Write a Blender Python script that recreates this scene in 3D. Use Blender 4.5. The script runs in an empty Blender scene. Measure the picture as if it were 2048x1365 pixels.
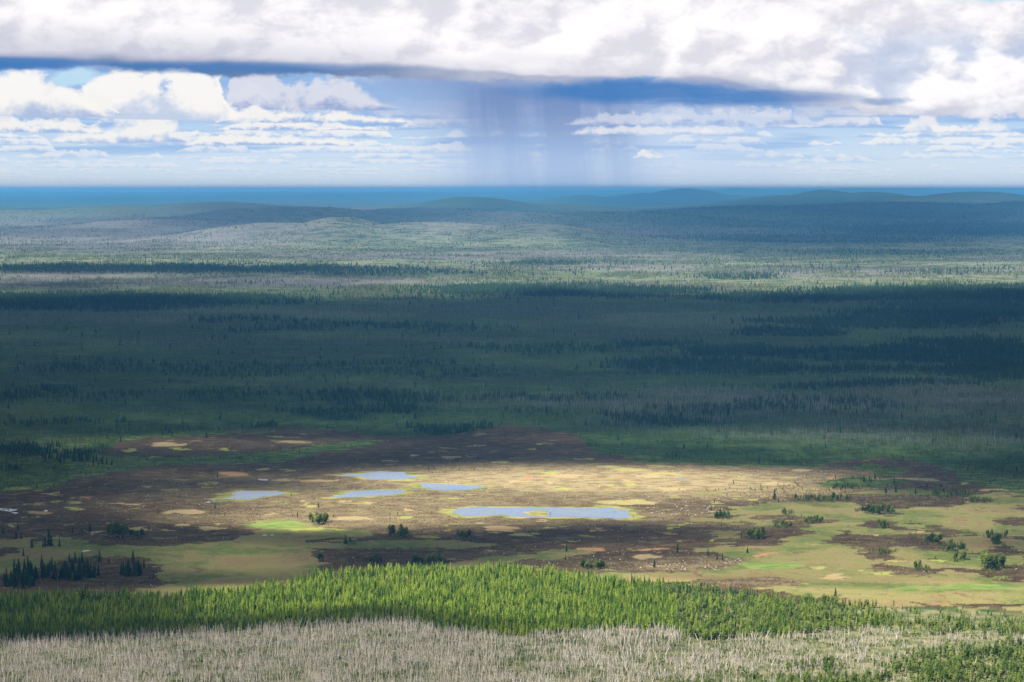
import bpy, math, random
import numpy as np

# ------------------------------------------------------------------ camera, sky, sun, exposure
SC = bpy.context.scene
COL = SC.collection
F = 5690.0                       # focal length in photo pixels (100 mm on a 36 mm frame)
H = 400.0                        # camera height above the bog
HZ = 379.0                       # photo row of the true horizon
PITCH = math.atan((682.5 - HZ) / F)
cam_d = bpy.data.cameras.new('camera')
cam = bpy.data.objects.new('camera', cam_d)
COL.objects.link(cam)
cam.location = (0, 0, H)
cam.rotation_euler = (math.pi / 2 - PITCH, 0, 0)
cam_d.lens = F / 2048 * 36
cam_d.sensor_width = 36
cam_d.clip_start = 1.0
cam_d.clip_end = 300000.0
SC.camera = cam

SUN_EL = math.radians(50)
SUN_H = (-0.88, -0.475)          # horizontal direction towards the sun
SX, SY = SUN_H
SUN_DIR = (SX * math.cos(SUN_EL), SY * math.cos(SUN_EL), math.sin(SUN_EL))
sun_d = bpy.data.lights.new('sun', 'SUN')
sun_d.energy = 5.0
sun_d.angle = math.radians(0.5)
sun_d.color = (1.0, 0.955, 0.88)
sun = bpy.data.objects.new('sun', sun_d)
COL.objects.link(sun)
from mathutils import Vector
sun.rotation_euler = Vector(SUN_DIR).to_track_quat('Z', 'Y').to_euler()
sun.location = (-2000, 1000, 3000)

SC.view_settings.view_transform = 'Standard'
SC.view_settings.look = 'None'
SC.view_settings.gamma = 1
SC.view_settings.exposure = 1.15
try:
    SC.cycles.use_denoising = True
    SC.cycles.volume_bounces = 0
    SC.cycles.max_bounces = 6
    SC.cycles.diffuse_bounces = 2
    SC.cycles.glossy_bounces = 2
    SC.cycles.transparent_max_bounces = 16
    SC.cycles.sample_clamp_indirect = 4
except Exception:
    pass


# ------------------------------------------------------------------ tiny node language
class G:
    """a node tree plus helpers that return sockets wrapped in E"""
    def __init__(self, nt):
        self.nt = nt

    def node(self, t, **kw):
        n = self.nt.nodes.new(t)
        for k, v in kw.items():
            setattr(n, k, v)
        return n

    def put(self, sock, v):
        if isinstance(v, E):
            self.nt.links.new(v.s, sock)
        elif isinstance(v, (tuple, list)):
            if len(v) == 3 and sock.type == 'RGBA':
                v = (*v, 1)
            sock.default_value = v
        else:
            sock.default_value = v

    def math(self, op, *a, clamp=False):
        n = self.node('ShaderNodeMath', operation=op, use_clamp=clamp)
        for i, v in enumerate(a):
            self.put(n.inputs[i], v)
        return E(self, n.outputs[0])

    def vec(self, x, y, z=0.0):
        n = self.node('ShaderNodeCombineXYZ')
        for i, v in enumerate((x, y, z)):
            self.put(n.inputs[i], v)
        return E(self, n.outputs[0])

    def noise(self, v, scale=1.0, detail=4.0, rough=0.5, dist=0.0, lac=2.0):
        n = self.node('ShaderNodeTexNoise')
        self.put(n.inputs['Vector'], v)
        n.inputs['Scale'].default_value = scale
        n.inputs['Detail'].default_value = detail
        n.inputs['Roughness'].default_value = rough
        n.inputs['Lacunarity'].default_value = lac
        n.inputs['Distortion'].default_value = dist
        return E(self, n.outputs[0])

    def voro(self, v, scale=1.0, smooth=None):
        n = self.node('ShaderNodeTexVoronoi')
        if smooth is not None:
            n.feature = 'SMOOTH_F1'
            n.inputs['Smoothness'].default_value = smooth
        self.put(n.inputs['Vector'], v)
        n.inputs['Scale'].default_value = scale
        return E(self, n.outputs['Distance']), E(self, n.outputs['Color'])

    def ss(self, a, b, x):
        """smoothstep from a (0) to b (1)"""
        n = self.node('ShaderNodeMapRange', interpolation_type='SMOOTHSTEP')
        inv = (not isinstance(a, E)) and (not isinstance(b, E)) and a > b
        if inv:
            a, b = b, a
        self.put(n.inputs[0], x)
        self.put(n.inputs[1], a)
        self.put(n.inputs[2], b)
        n.inputs[3].default_value = 1.0 if inv else 0.0
        n.inputs[4].default_value = 0.0 if inv else 1.0
        return E(self, n.outputs[0])

    def pl(self, x, pts):
        """piecewise linear function of x"""
        x0, x1 = pts[0][0], pts[-1][0]
        lo = min(p[1] for p in pts); hi = max(p[1] for p in pts)
        t = self.math('MULTIPLY_ADD', x, 1.0 / (x1 - x0), -x0 / (x1 - x0), clamp=True)
        n = self.node('ShaderNodeValToRGB')
        el = n.color_ramp.elements
        while len(el) < len(pts):
            el.new(0.5)
        for e, (px_, v) in zip(el, pts):
            e.position = (px_ - x0) / (x1 - x0)
        for e, (px_, v) in zip(el, pts):
            k = (v - lo) / max(hi - lo, 1e-9)
            e.color = (k, k, k, 1)
        self.put(n.inputs[0], t)
        return self.math('MULTIPLY_ADD', E(self, n.outputs[0]), hi - lo, lo)

    def mix(self, f, a, b, mode='MIX'):
        n = self.node('ShaderNodeMix', data_type='RGBA', blend_type=mode)
        self.put(n.inputs[0], f)
        self.put(n.inputs[6], a)
        self.put(n.inputs[7], b)
        return E(self, n.outputs[2])

    def attr(self, name, out='Fac'):
        n = self.node('ShaderNodeAttribute', attribute_name=name)
        return E(self, n.outputs[out])

    def sep(self, v):
        n = self.node('ShaderNodeSeparateXYZ')
        self.put(n.inputs[0], v)
        return [E(self, n.outputs[i]) for i in range(3)]


class E:
    def __init__(self, g, s):
        self.g, self.s = g, s

    def __add__(self, o): return self.g.math('ADD', self, o)
    __radd__ = __add__
    def __sub__(self, o): return self.g.math('SUBTRACT', self, o)
    def __rsub__(self, o): return self.g.math('SUBTRACT', o, self)
    def __mul__(self, o): return self.g.math('MULTIPLY', self, o)
    __rmul__ = __mul__
    def __truediv__(self, o): return self.g.math('DIVIDE', self, o)
    def clamp(self): return self.g.math('ADD', self, 0.0, clamp=True)


# ------------------------------------------------------------------ world: sky and far clouds
world = bpy.data.worlds.new('World')
SC.world = world
world.use_nodes = True
try:
    world.cycles.sampling_method = 'MANUAL'
    world.cycles.sample_map_resolution = 512
except Exception:
    pass
wt = world.node_tree
wt.nodes.clear()
g = G(wt)
tc = g.node('ShaderNodeTexCoord')
dx, dy, dz = g.sep(E(g, tc.outputs['Generated']))
# azimuth and elevation of the direction, in units of 1/5690 rad
X = g.math('ARCTAN2', dx, dy) * F + 1024.0
Y = HZ - g.math('ARCSINE', dz) * F          # smaller is higher

def ell(cx, cy, rx, ry, soft=0.5, x=None, y=None):
    """soft ellipse mask"""
    x = X if x is None else x
    y = Y if y is None else y
    a = (x - cx) / rx
    b = (y - cy) / ry
    r = g.math('SQRT', a * a + b * b)
    return g.ss(1.0 + soft / 2, 1.0 - soft / 2, r)

def mx(*a):
    r = a[0]
    for b in a[1:]:
        r = g.math('MAXIMUM', r, b)
    return r

sky = g.node('ShaderNodeTexSky', sky_type='NISHITA', sun_disc=False)
sky.sun_elevation = SUN_EL
sky.sun_rotation = math.atan2(SX, SY)
sky.air_density = 1.0
sky.dust_density = 0.6
sky.ozone_density = 2.0
skyc = g.mix(1.0, E(g, sky.outputs[0]), (0.10, 0.10, 0.10), 'MULTIPLY')

# pale blue air behind the clouds, deepening upward
hz = g.ss(365.0, 150.0, Y)
air = g.mix(hz, (0.76, 0.87, 0.98), (0.34, 0.58, 0.91))
high = g.ss(-100.0, -900.0, Y)
base = g.mix(high, air, skyc)

# domain warps
w1 = g.noise(g.vec(X / 150.0, Y / 70.0, 3.1), 1.0, 5.0, 0.55)
w2 = g.noise(g.vec(X / 150.0, Y / 70.0, 17.7), 1.0, 5.0, 0.55)
Xw = X + (w1 - 0.5) * 90.0
Yw = Y + (w2 - 0.5) * 46.0

# --- rows of far cumulus, each with a flat base and puffed tops, stacked up from the horizon
def row(c, base_y, amp, wx, seed, prof=None, dark=(0.42, 0.56, 0.84), light=(1.0, 0.98, 0.95), alpha=0.95, lo=0.44):
    n2 = ((g.noise(g.vec(X / (amp * 1.1), Y / (amp * 0.9), seed * 3.7), 1.0, 6.0, 0.62) - 0.5) * 2.4 + 0.5)
    if prof is None:
        nx = g.noise(g.vec(X / wx, seed * 7.3, 0.0), 1.0, 3.0, 0.6)
        he = g.ss(lo, lo + 0.22, nx) * amp
    else:
        he = g.pl(Xw, prof)
    bb = base_y + (g.noise(g.vec(X / (amp * 5.0), seed, 0.0), 1.0, 2.0, 0.5) - 0.5) * amp * 0.5
    u = bb - Y
    top = he * (0.52 + 0.95 * n2)
    e = amp * 0.22 + 2.5
    m = g.ss(-1.6, 1.8, u) * g.ss(-e * 0.4, e, top - u) * g.ss(0.5, 4.0, he)
    v = u / (he + 2.0) + (n2 - 0.5) * 0.75
    col = g.mix(g.ss(-0.05, 0.42, v), dark, light)
    return g.mix(m * alpha, c, col)
c = base
bl = g.noise(g.vec(X / 420.0, Y / 26.0, 21.0), 1.0, 3.0, 0.5)
c = g.mix(g.ss(0.48, 0.62, bl) * g.ss(340.0, 290.0, Y) * 0.55, c, (0.16, 0.40, 0.80))
K = 6.2
Yj = Y + (g.noise(g.vec(X / 500.0, Y / 120.0, 77.0), 1.0, 2.0, 0.5) - 0.5) * g.ss(368.0, 200.0, Y) * 40.0
tt = g.math('LOGARITHM', g.math('MAXIMUM', 385.0 - Yj, 6.0), 2.718) * K
fi = g.math('FLOOR', tt)
base0 = c
for off in (2.0, 1.0, 0.0):
    j = fi - off
    sc_ = g.math('POWER', 2.718, j / K)                 # pixels from the vanishing line to this row's base
    n2 = ((g.noise(g.vec((X - 1024.0) / (sc_ * 0.40), Yj / (sc_ * 0.26), j * 3.7), 1.0, 6.0, 0.64) - 0.5) * 2.4 + 0.5)
    nx = g.noise(g.vec((X - 1024.0) / (sc_ * 2.1 + 20.0), j * 7.31, 0.0), 1.0, 3.0, 0.6)
    u = (385.0 - Yj - sc_) / sc_                         # height above the base, relative
    he = g.ss(0.42, 0.60, nx) * 0.27
    top = he * (0.40 + 1.0 * n2)
    m = g.ss(-0.014, 0.030, u) * g.ss(-0.012, 0.045, top - u) * g.ss(0.004, 0.03, he)
    v = u / (he + 0.02) + (n2 - 0.5) * 0.8
    kk = g.ss(225.0, 366.0, Y)
    col = g.mix(g.ss(0.0, 0.5, v), g.mix(kk, (0.36, 0.54, 0.86), (0.66, 0.79, 0.96)), g.mix(kk, (1.0, 0.98, 0.96), (0.86, 0.91, 0.97)))
    c = g.mix(m * (0.95 - kk * 0.35), c, col)

# --- a dim violet-blue middle layer below the bank on the centre and right
xw2 = X + (w1 - 0.5) * 200.0
yw2 = Y + (w2 - 0.5) * 30.0
dim = mx(ell(1010, 190, 330, 62, 0.9, xw2, yw2), ell(1450, 205, 430, 44, 0.8, xw2, yw2) * 0.8, ell(1900, 220, 220, 26, 0.9, xw2, yw2) * 0.6)
c = g.mix(dim * 0.85, c, g.mix(g.ss(130.0, 250.0, Y), (0.21, 0.32, 0.59), (0.42, 0.55, 0.83)))
st = g.noise(g.vec(X / 260.0, Y / 16.0, 9.0), 1.0, 5.0, 0.55, 0.3)
c = g.mix(dim * g.ss(0.52, 0.66, st) * 0.55 * g.ss(900.0, 1250.0, X), c, (0.66, 0.73, 0.90))

# --- rain shaft
rx = X + (Y - 170.0) * -0.10
rain = g.ss(770.0, 1010.0, rx) * g.ss(1350.0, 1180.0, rx) * g.ss(150.0, 190.0, Y)
streak = g.noise(g.vec(rx / 60.0, Y / 700.0, 1.0), 1.0, 4.0, 0.6)
rainc = g.mix(g.ss(190.0, 370.0, Y), (0.20, 0.31, 0.58), (0.48, 0.62, 0.88))
c = g.mix((rain * (g.ss(0.25, 0.75, streak) * 0.7 + 0.55)).clamp() * 0.95, c, rainc)
rain2 = g.ss(1240.0, 1300.0, rx) * g.ss(1640.0, 1480.0, rx) * g.ss(190.0, 260.0, Y)
c = g.mix(rain2 * 0.35, c, (0.56, 0.69, 0.93))

# --- billow shading shared by the big clouds
def billow(ox=0.0, oy=0.0, s=1.0):
    n = g.noise(g.vec((Xw + ox) / (190.0 * s) + 5.0, (Y + oy) / (120.0 * s), 7.0), 1.0, 8.0, 0.58)
    d, _ = g.voro(g.vec((Xw + ox) / (120.0 * s), (Yw + oy) / (80.0 * s), 0.0), 1.0, 0.9)
    return n * 1.15 - d * 0.34
b0 = billow()
b1 = billow(-26.0, -26.0)
emb = g.ss(-0.15, 0.10, b0 - b1)

# --- individual white cumulus on the left and right
c = g.mix(g.ss(262.0, 215.0, Y) * ell(380, 195, 480, 70, 0.6) * 0.7, c, (0.36, 0.54, 0.85))
c = row(c, 292, 20, 1, 31.0, [(370, 0), (400, 22), (560, 20), (700, 12), (740, 0)])
c = row(c, 288, 50, 1, 32.0, [(110, 0), (150, 26), (250, 36), (320, 56), (350, 40), (380, 0)])
c = row(c, 268, 24, 1, 33.0, [(-200, 30), (0, 26), (110, 24), (190, 14), (215, 0)])
c = row(c, 262, 18, 1, 34.0, [(430, 0), (480, 20), (590, 22), (620, 8), (760, 7), (790, 0)])
c = row(c, 222, 60, 1, 35.0, [(455, 0), (475, 62), (520, 88), (600, 70), (700, 62), (750, 30), (800, 0)], (0.34, 0.43, 0.70), (0.84, 0.83, 0.90), 0.8)
c = row(c, 247, 24, 1, 36.0, [(420, 0), (450, 34), (600, 26), (740, 14), (800, 10), (825, 0)])
c = row(c, 243, 90, 1, 37.0, [(165, 0), (195, 80), (240, 108), (330, 106), (410, 104), (445, 100), (458, 40), (490, 10), (500, 0)], (0.60, 0.69, 0.87), (1.04, 1.01, 0.98), 0.98)
c = row(c, 232, 46, 1, 38.0, [(150, 0), (170, 40), (200, 44), (235, 26), (250, 0)])
c = row(c, 234, 90, 1, 39.0, [(-300, 90), (0, 84), (60, 92), (110, 104), (150, 80), (200, 34), (225, 0)], (0.48, 0.58, 0.80), (1.04, 1.01, 0.98), 0.98)
c = row(c, 252, 26, 1, 40.0, [(1130, 0), (1200, 26), (1380, 28), (1560, 36), (1610, 20), (1640, 0)], (0.36, 0.48, 0.78), (0.84, 0.86, 0.94), 0.55)
c = row(c, 270, 20, 1, 41.0, [(1140, 0), (1180, 14), (1300, 18), (1420, 14), (1460, 0)], (0.50, 0.62, 0.88), (0.95, 0.94, 0.95), 0.7)
c = row(c, 318, 16, 1, 42.0, [(1260, 0), (1280, 18), (1310, 14), (1345, 0)], (0.55, 0.68, 0.92), (0.97, 0.95, 0.94), 0.8)
c = row(c, 268, 36, 1, 43.0, [(1790, 0), (1815, 34), (1850, 42), (1870, 16), (1930, 12), (1960, 22), (2000, 20), (2020, 0)], (0.52, 0.66, 0.90), (0.98, 0.96, 0.95), 0.8)
c = row(c, 300, 14, 1, 44.0, [(1930, 0), (1960, 14), (2010, 10), (2040, 0)], (0.55, 0.68, 0.92), (0.97, 0.95, 0.94), 0.8)
c = row(c, 218, 30, 1, 45.0, [(1880, 0), (1960, 26), (2048, 34), (2300, 30)], (0.52, 0.64, 0.88), (0.96, 0.95, 0.95), 0.8)

# --- the great bank across the top with its flat dark base
yb = g.pl(X, [(-400, 140), (0, 140), (200, 137), (460, 148), (760, 150), (1000, 158), (1180, 166), (1430, 164), (1520, 186), (1720, 205), (1850, 230), (2048, 214), (2500, 205)])
lump = g.pl(X, [(0, 16.0), (700, 18.0), (1000, 20.0), (1350, 34.0), (1600, 80.0), (2048, 90.0)])
rag = g.noise(g.vec(X / 46.0, Y / 26.0, 13.0), 1.0, 5.0, 0.6)
yy = Y + (b0 - 0.28) * lump * -1.3 + (w2 - 0.5) * 40.0 + (rag - 0.5) * 26.0
deck = g.ss(6.0, -6.0, yy - yb) * g.ss(-900.0, -350.0, Y)
top_g = g.noise(g.vec(X / 330.0, Y / 120.0, 4.0), 1.0, 5.0, 0.55, 0.4)
dkc = g.mix(emb, (0.80, 0.79, 0.87), (1.10, 1.07, 1.08))
dkc = g.mix(g.ss(0.50, 0.72, top_g) * 0.40, dkc, (0.70, 0.69, 0.79))
# dark base
dwid = g.pl(X, [(0, 34.0), (300, 26.0), (500, 30.0), (760, 22.0), (900, 14.0), (1050, 6.0), (1150, 9.0), (1300, 10.0), (1600, 8.0), (1750, 3.0), (2048, 2.0)])
dlt = (yb - Y) - (b0 - 0.3) * 34.0
dk = g.ss(1.0, 0.12, dlt / dwid)
dkc = g.mix(g.ss(3.4, 0.5, dlt / dwid) * g.pl(X, [(0, 0.55), (700, 0.5), (1000, 0.35), (1500, 0.4), (1900, 0.1), (2048, 0.1)]), dkc, (0.46, 0.48, 0.64))
dkc = g.mix(dk * g.pl(X, [(0, 0.97), (120, 0.75), (180, 0.55), (240, 0.9), (600, 0.85), (780, 0.7), (950, 0.4), (1200, 0.4), (1600, 0.25), (2048, 0.0)]), dkc, (0.055, 0.17, 0.40))
gap = g.math('MULTIPLY', g.ss(0.58, 0.42, b0 + 0.12), g.ss(1500.0, 1800.0, X)) * g.ss(40.0, 110.0, Y) * 0.6
dkc = g.mix(gap, dkc, (0.42, 0.55, 0.80))
c = g.mix(deck, c, dkc)
# deep blue undersides seen below the bank
dd = mx(ell(1290, 184, 230, 20, 1.1, xw2, yw2), ell(1480, 196, 200, 18, 1.1, xw2, yw2) * 0.9, ell(1750, 202, 48, 8, 1.2, xw2, yw2) * 0.6,
        ell(20, 132, 200, 12, 0.8) * 0.9, ell(420, 138, 330, 11, 0.8) * 0.6)
c = g.mix(dd * 0.88, c, (0.055, 0.22, 0.56))
bluegap = mx(ell(165, 158, 45, 15, 0.7, Xw, Yw), ell(2010, -2, 130, 16, 0.8, Xw, Yw), ell(452, 190, 16, 34, 0.9, Xw, Yw) * 0.0)
c = g.mix(bluegap, c, (0.55, 0.78, 0.95))

# broken cloud overhead, out of the picture
pz = g.math('MAXIMUM', dz, 0.02)
ov = g.noise(g.vec(dx / pz * 1.0, dy / pz * 1.0, 0.0), 1.3, 5.0, 0.55)
c = g.mix(g.ss(0.46, 0.60, ov) * g.ss(-300.0, -1500.0, Y) * 0.8, c, (0.26, 0.29, 0.35))
bg = g.node('ShaderNodeBackground')
g.put(bg.inputs[0], c)
bg.inputs[1].default_value = 0.43
wo = g.node('ShaderNodeOutputWorld')
wt.links.new(bg.outputs[0], wo.inputs[0])

# ------------------------------------------------------------------ numpy helpers
RNG = np.random.default_rng(11)
random.seed(11)

def _hash(ix, iy, seed):
    h = (ix.astype(np.int64) * 374761393 + iy.astype(np.int64) * 668265263 + seed * 1442695041) & 0xffffffff
    h = ((h ^ (h >> 13)) * 1274126177) & 0xffffffff
    h = ((h ^ (h >> 16)) * 2246822519) & 0xffffffff
    return ((h ^ (h >> 15)) & 0xffffff) / float(0xffffff)

def vnoise(x, y, seed=0):
    x = np.asarray(x, float); y = np.asarray(y, float)
    ix, iy = np.floor(x), np.floor(y)
    fx, fy = x - ix, y - iy
    fx = fx * fx * fx * (fx * (fx * 6 - 15) + 10); fy = fy * fy * fy * (fy * (fy * 6 - 15) + 10)
    a = _hash(ix, iy, seed); b = _hash(ix + 1, iy, seed); c_ = _hash(ix, iy + 1, seed); d = _hash(ix + 1, iy + 1, seed)
    return (a * (1 - fx) + b * fx) * (1 - fy) + (c_ * (1 - fx) + d * fx) * fy

def fbm(x, y, octv=4, seed=0, gain=0.5):
    s = 0; a = 1; t_ = 0
    for i in range(octv):
        s = s + a * vnoise(x * 2 ** i + 17.3 * i, y * 2 ** i - 9.1 * i, seed + i)
        t_ += a
        a *= gain
    return s / t_

def sstep(a, b, x):
    t_ = np.clip((x - a) / (b - a), 0, 1)
    return t_ * t_ * (3 - 2 * t_)

ZD = [-1e4, 11000, 20000, 33000, 48000, 68000, 100000, 108000, 120000, 140000]
ZZ = [0, 0, 12, 40, 75, 137, 305, 338, 335, 300]
def zbase(d):
    return np.interp(d, ZD, ZZ)

CP, SP = math.cos(PITCH), math.sin(PITCH)
def proj(x, d, z):
    """world point -> photo pixel"""
    zz = z - H
    depth = np.maximum(d * CP - zz * SP, 1.0)
    return 1024 + F * x / depth, 682.5 - F * (zz * CP + d * SP) / depth

def ground(px, py):
    """photo pixel -> point of the base terrain"""
    px = np.asarray(px, float); py = np.asarray(py, float)
    u = (px - 1024) / F; v = (682.5 - py) / F
    wy = CP + v * SP; wz = -SP + v * CP
    z = np.zeros_like(px + py)
    d = None
    for _ in range(30):
        dn = (z - H) / np.minimum(wz, -1e-4) * wy
        dn = np.clip(dn, 0, 140000)
        d = dn if d is None else 0.5 * (d + dn)
        z = zbase(d)
    return u * d / wy, d

def ppx(x, d):
    return proj(x, d, zbase(d))

# hills: pixel column, pixel row of crest, distance, sigma across (px), sigma along (m)
HILLS = [
    (950, 394, 38000, 92, 1500), (1040, 408, 37500, 160, 1200), (820, 411, 37000, 90, 1300),
    (1372, 377, 49000, 66, 1600), (1285, 387, 49000, 60, 1500), (1455, 391, 48500, 90, 1500), (790, 386, 54000, 100, 1800),
    (1655, 382, 42000, 80, 1500), (1745, 385, 41500, 90, 1400), (1580, 392, 41500, 110, 1500), (1170, 392, 47000, 60, 900), (1610, 382, 52000, 60, 900),
    (1950, 384, 40000, 130, 1600), (1850, 392, 38000, 130, 1500), (2200, 388, 40000, 160, 1600),
    (1480, 377, 57000, 40, 1500), (1930, 368, 60000, 90, 1500), (1740, 374, 57000, 60, 1200),
    (1500, 414, 31000, 200, 1600), (1800, 404, 32500, 250, 1500), (2100, 402, 32000, 220, 1600), (1250, 424, 28000, 150, 1500),
    (430, 406, 33000, 150, 1600), (250, 412, 32500, 170, 1400), (60, 420, 31500, 260, 1500), (-250, 415, 32000, 260, 1500),
    (470, 418, 26500, 70, 1100), (600, 414, 27500, 170, 1400), (850, 417, 29500, 190, 1200), (330, 436, 24500, 160, 1200), (1020, 424, 27500, 170, 1200),
    (680, 436, 21500, 90, 900), (560, 446, 21500, 140, 900), (860, 444, 21500, 190, 900), (1080, 446, 21000, 120, 900),
]
HILLS = [(a_, b_, float(np.interp(c_, [0, 21000, 30000, 40000, 50000, 60000], [0, 21500, 33000, 48000, 68000, 100000])), e_, f_ * (1 if c_ < 25000 else 1.5)) for a_, b_, c_, e_, f_ in HILLS]
def zfull(x, d):
    z = zbase(d)
    w = sstep(9000, 30000, d)
    z = z + w * (fbm(x / 1700, d / 2600, 4, 5) - 0.5) * (30 + 40 * sstep(35000, 70000, d))
    z = z + sstep(4700, 7000, d) * (fbm(x / 420, d / 500, 3, 8) - 0.5) * 9 * (1 - sstep(20000, 30000, d))
    z = z + sstep(80000, 100000, d) * (np.clip(x / 18000.0, -0.5, 1.2) * 80 + (fbm(x / 5200, d / 9000, 4, 211) - 0.5) * 90)
    z = np.minimum(z, 438)
    best = np.zeros_like(z)
    for (hx, hy, hd, sg, sd) in HILLS:
        zc = H - hd * (hy - HZ) / F
        hgt = zc - float(zbase(hd))
        cx = (hx - 1024) / F * hd
        e = ((x - cx) / (sg / F * hd)) ** 2 + ((d - hd) / sd) ** 2
        best = np.maximum(best, hgt * np.exp(-0.5 * e) * (1 + 0.16 * (fbm(x / 500, d / 900, 3, int(hx) % 97 + 20) - 0.5)) * (e < 16))
    # smooth union with the rolling base
    return np.minimum(z + best, 440)

# ------------------------------------------------------------------ areas of the plain, drawn as photo pixels lying on the ground
def inpoly(px, py, poly):
    p = np.array(poly, float)
    out = np.zeros(px.shape, bool)
    bb = (px > p[:, 0].min()) & (px < p[:, 0].max()) & (py > p[:, 1].min()) & (py < p[:, 1].max())
    x = px[bb]; y = py[bb]
    r = np.zeros(x.shape, bool)
    for i in range(len(p)):
        x0, y0 = p[i]; x1, y1 = p[i - 1]
        if y0 == y1: continue
        c_ = ((y0 > y) != (y1 > y)) & (x < (x1 - x0) * (y - y0) / (y1 - y0) + x0)
        r ^= c_
    out[bb] = r
    return out

Y1 = ([-400, 0, 200, 400, 600, 700, 820, 870, 1000, 1080, 1200, 1330, 1400, 1500, 1700, 2048, 2400],
      [1290, 1284, 1276, 1266, 1253, 1245, 1242, 1257, 1270, 1270, 1262, 1258, 1285, 1275, 1262, 1276, 1280])   # feet of the grey forest
Y2 = ([-400, 0, 200, 300, 450, 560, 620, 700, 850, 1000, 1100, 1200, 1350, 1450, 1520, 1600, 1700, 2048, 2400],
      [1196, 1196, 1190, 1196, 1187, 1176, 1154, 1144, 1142, 1138, 1147, 1161, 1174, 1184, 1194, 1203, 1212, 1228, 1230])   # far edge of the green forest
Y3 = ([-400, 0, 130, 250, 430, 560, 700, 760, 900, 1010, 1150, 1190, 1330, 1450, 1600, 1750, 1850, 2048, 2400],
      [985, 985, 960, 872, 860, 855, 862, 872, 870, 850, 868, 906, 922, 928, 930, 915, 925, 955, 960])   # far edge of the bog
MEADOW = [
    [(55, 1090), (120, 1072), (185, 1080), (195, 1090), (330, 1098), (470, 1082), (490, 1062), (520, 1045), (560, 1035), (600, 1045), (640, 1055), (690, 1060), (745, 1066), (750, 1075),
     (620, 1078), (640, 1095), (612, 1112), (640, 1125), (635, 1150), (560, 1172), (300, 1186), (355, 1166), (310, 1160), (290, 1120), (200, 1112), (110, 1125), (60, 1146), (-60, 1152), (-60, 1120), (20, 1112), (60, 1102)],
    [(-20, 1082), (60, 1076), (60, 1096), (-20, 1098)],
    [(225, 1186), (360, 1166), (640, 1146), (640, 1160), (480, 1185), (250, 1195)],
    [(1410, 1032), (1480, 1015), (1560, 1003), (1700, 1005), (1720, 1012), (1722, 1025), (1780, 1032), (1790, 1018), (1900, 1012), (2060, 995), (2400, 990), (2400, 1040), (2060, 1010), (2000, 1030), (2002, 1048), (2060, 1050), (2400, 1060),
     (2400, 1080), (2048, 1072), (2000, 1076), (1900, 1056), (1860, 1047), (1760, 1040), (1700, 1055), (1660, 1068), (1650, 1085), (1700, 1092), (1710, 1110), (1760, 1122), (1750, 1135), (1720, 1150), (1780, 1152), (1850, 1150),
     (2048, 1160), (2400, 1165), (2400, 1215), (2048, 1208), (1850, 1208), (1600, 1197), (1500, 1180), (1400, 1170), (1180, 1162), (1100, 1146), (1180, 1150), (1350, 1143), (1450, 1140), (1490, 1125), (1450, 1108), (1380, 1100), (1420, 1096), (1560, 1090),
     (1566, 1076), (1620, 1068), (1610, 1058), (1590, 1050), (1640, 1046), (1680, 1040), (1560, 1030), (1480, 1030)],
    [(1400, 1062), (1470, 1064), (1485, 1075), (1440, 1076)], [(1500, 1038), (1545, 1038), (1550, 1050), (1510, 1052)],
    [(1885, 1078), (1940, 1071), (2000, 1073), (1990, 1088), (1960, 1104), (1900, 1102), (1888, 1090)], [(2000, 1075), (2070, 1078), (2070, 1105), (2010, 1100)],
    [(1770, 1096), (1800, 1092), (1875, 1108), (1800, 1106), (1765, 1102)], [(1400, 1086), (1450, 1086), (1440, 1092)],
    [(1690, 985), (1850, 976), (1900, 990), (1700, 990)], [(700, 1150), (900, 1120), (1100, 1100), (1180, 1103), (1100, 1112), (1000, 1128), (1180, 1148), (1180, 1160), (700, 1160)],
    [(600, 1088), (760, 1082), (930, 1085), (1000, 1092), (900, 1098), (640, 1098)], [(1000, 1105), (1180, 1106), (1100, 1120), (1010, 1118)],
    [(-60, 1188), (360, 1176), (420, 1190), (200, 1200), (-60, 1205)],
    [(1900, 1120), (2060, 1108), (2060, 1130), (1930, 1138)],
]
GREENBAND = [
    [(-100, 880), (120, 868), (260, 862), (430, 860), (560, 860), (520, 867), (300, 874), (180, 890), (190, 912), (300, 915), (480, 909), (620, 894), (730, 880), (765, 880), (740, 892), (640, 906), (560, 926), (330, 930), (150, 958), (110, 976), (-100, 990)],
    [(1190, 905), (1350, 915), (1480, 922), (1700, 922), (1640, 934), (1450, 932), (1300, 925)], [(1730, 925), (1830, 940), (1790, 950), (1720, 940)], [(1640, 960), (1760, 950), (1820, 965), (1780, 975), (1660, 975)],
    [(1880, 930), (2100, 925), (2100, 1000), (2000, 990), (1960, 970), (1900, 955)],
]
HEATH_ISLES = [  # brown raised heath standing in the right hand meadow, and the left island
    [(-60, 1150), (60, 1146), (110, 1125), (190, 1112), (280, 1112), (295, 1135), (310, 1160), (355, 1166), (250, 1185), (-60, 1190)],
    [(1720, 1020), (1735, 1010), (1770, 1012), (1795, 1024), (1780, 1031), (1740, 1029)],
    [(1380, 1180), (1390, 1160), (1480, 1155), (1560, 1152), (1600, 1160), (1610, 1172), (1500, 1178)],
]
LAKE = {}
def zm(pts, ox, oy, s):
    return [(ox + a / s, oy + b / s) for a, b in pts]
Z6 = (400, 930, 3.4133); Z7 = (880, 930, 3.9385)
LAKE['pear shaped blue lake at the back of the bog'] = zm([(943, 72), (1090, 60), (1210, 47), (1420, 52), (1390, 62), (1500, 85), (1360, 103), (1250, 103), (1140, 97), (1100, 80), (1000, 78)], *Z6)
LAKE['blue lake right of the back lake, pointed to the right'] = zm([(1492, 130), (1600, 127), (1760, 136), (1900, 142), (1948, 153), (1820, 172), (1680, 180), (1580, 165), (1500, 152), (1515, 140)], *Z6)
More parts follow.
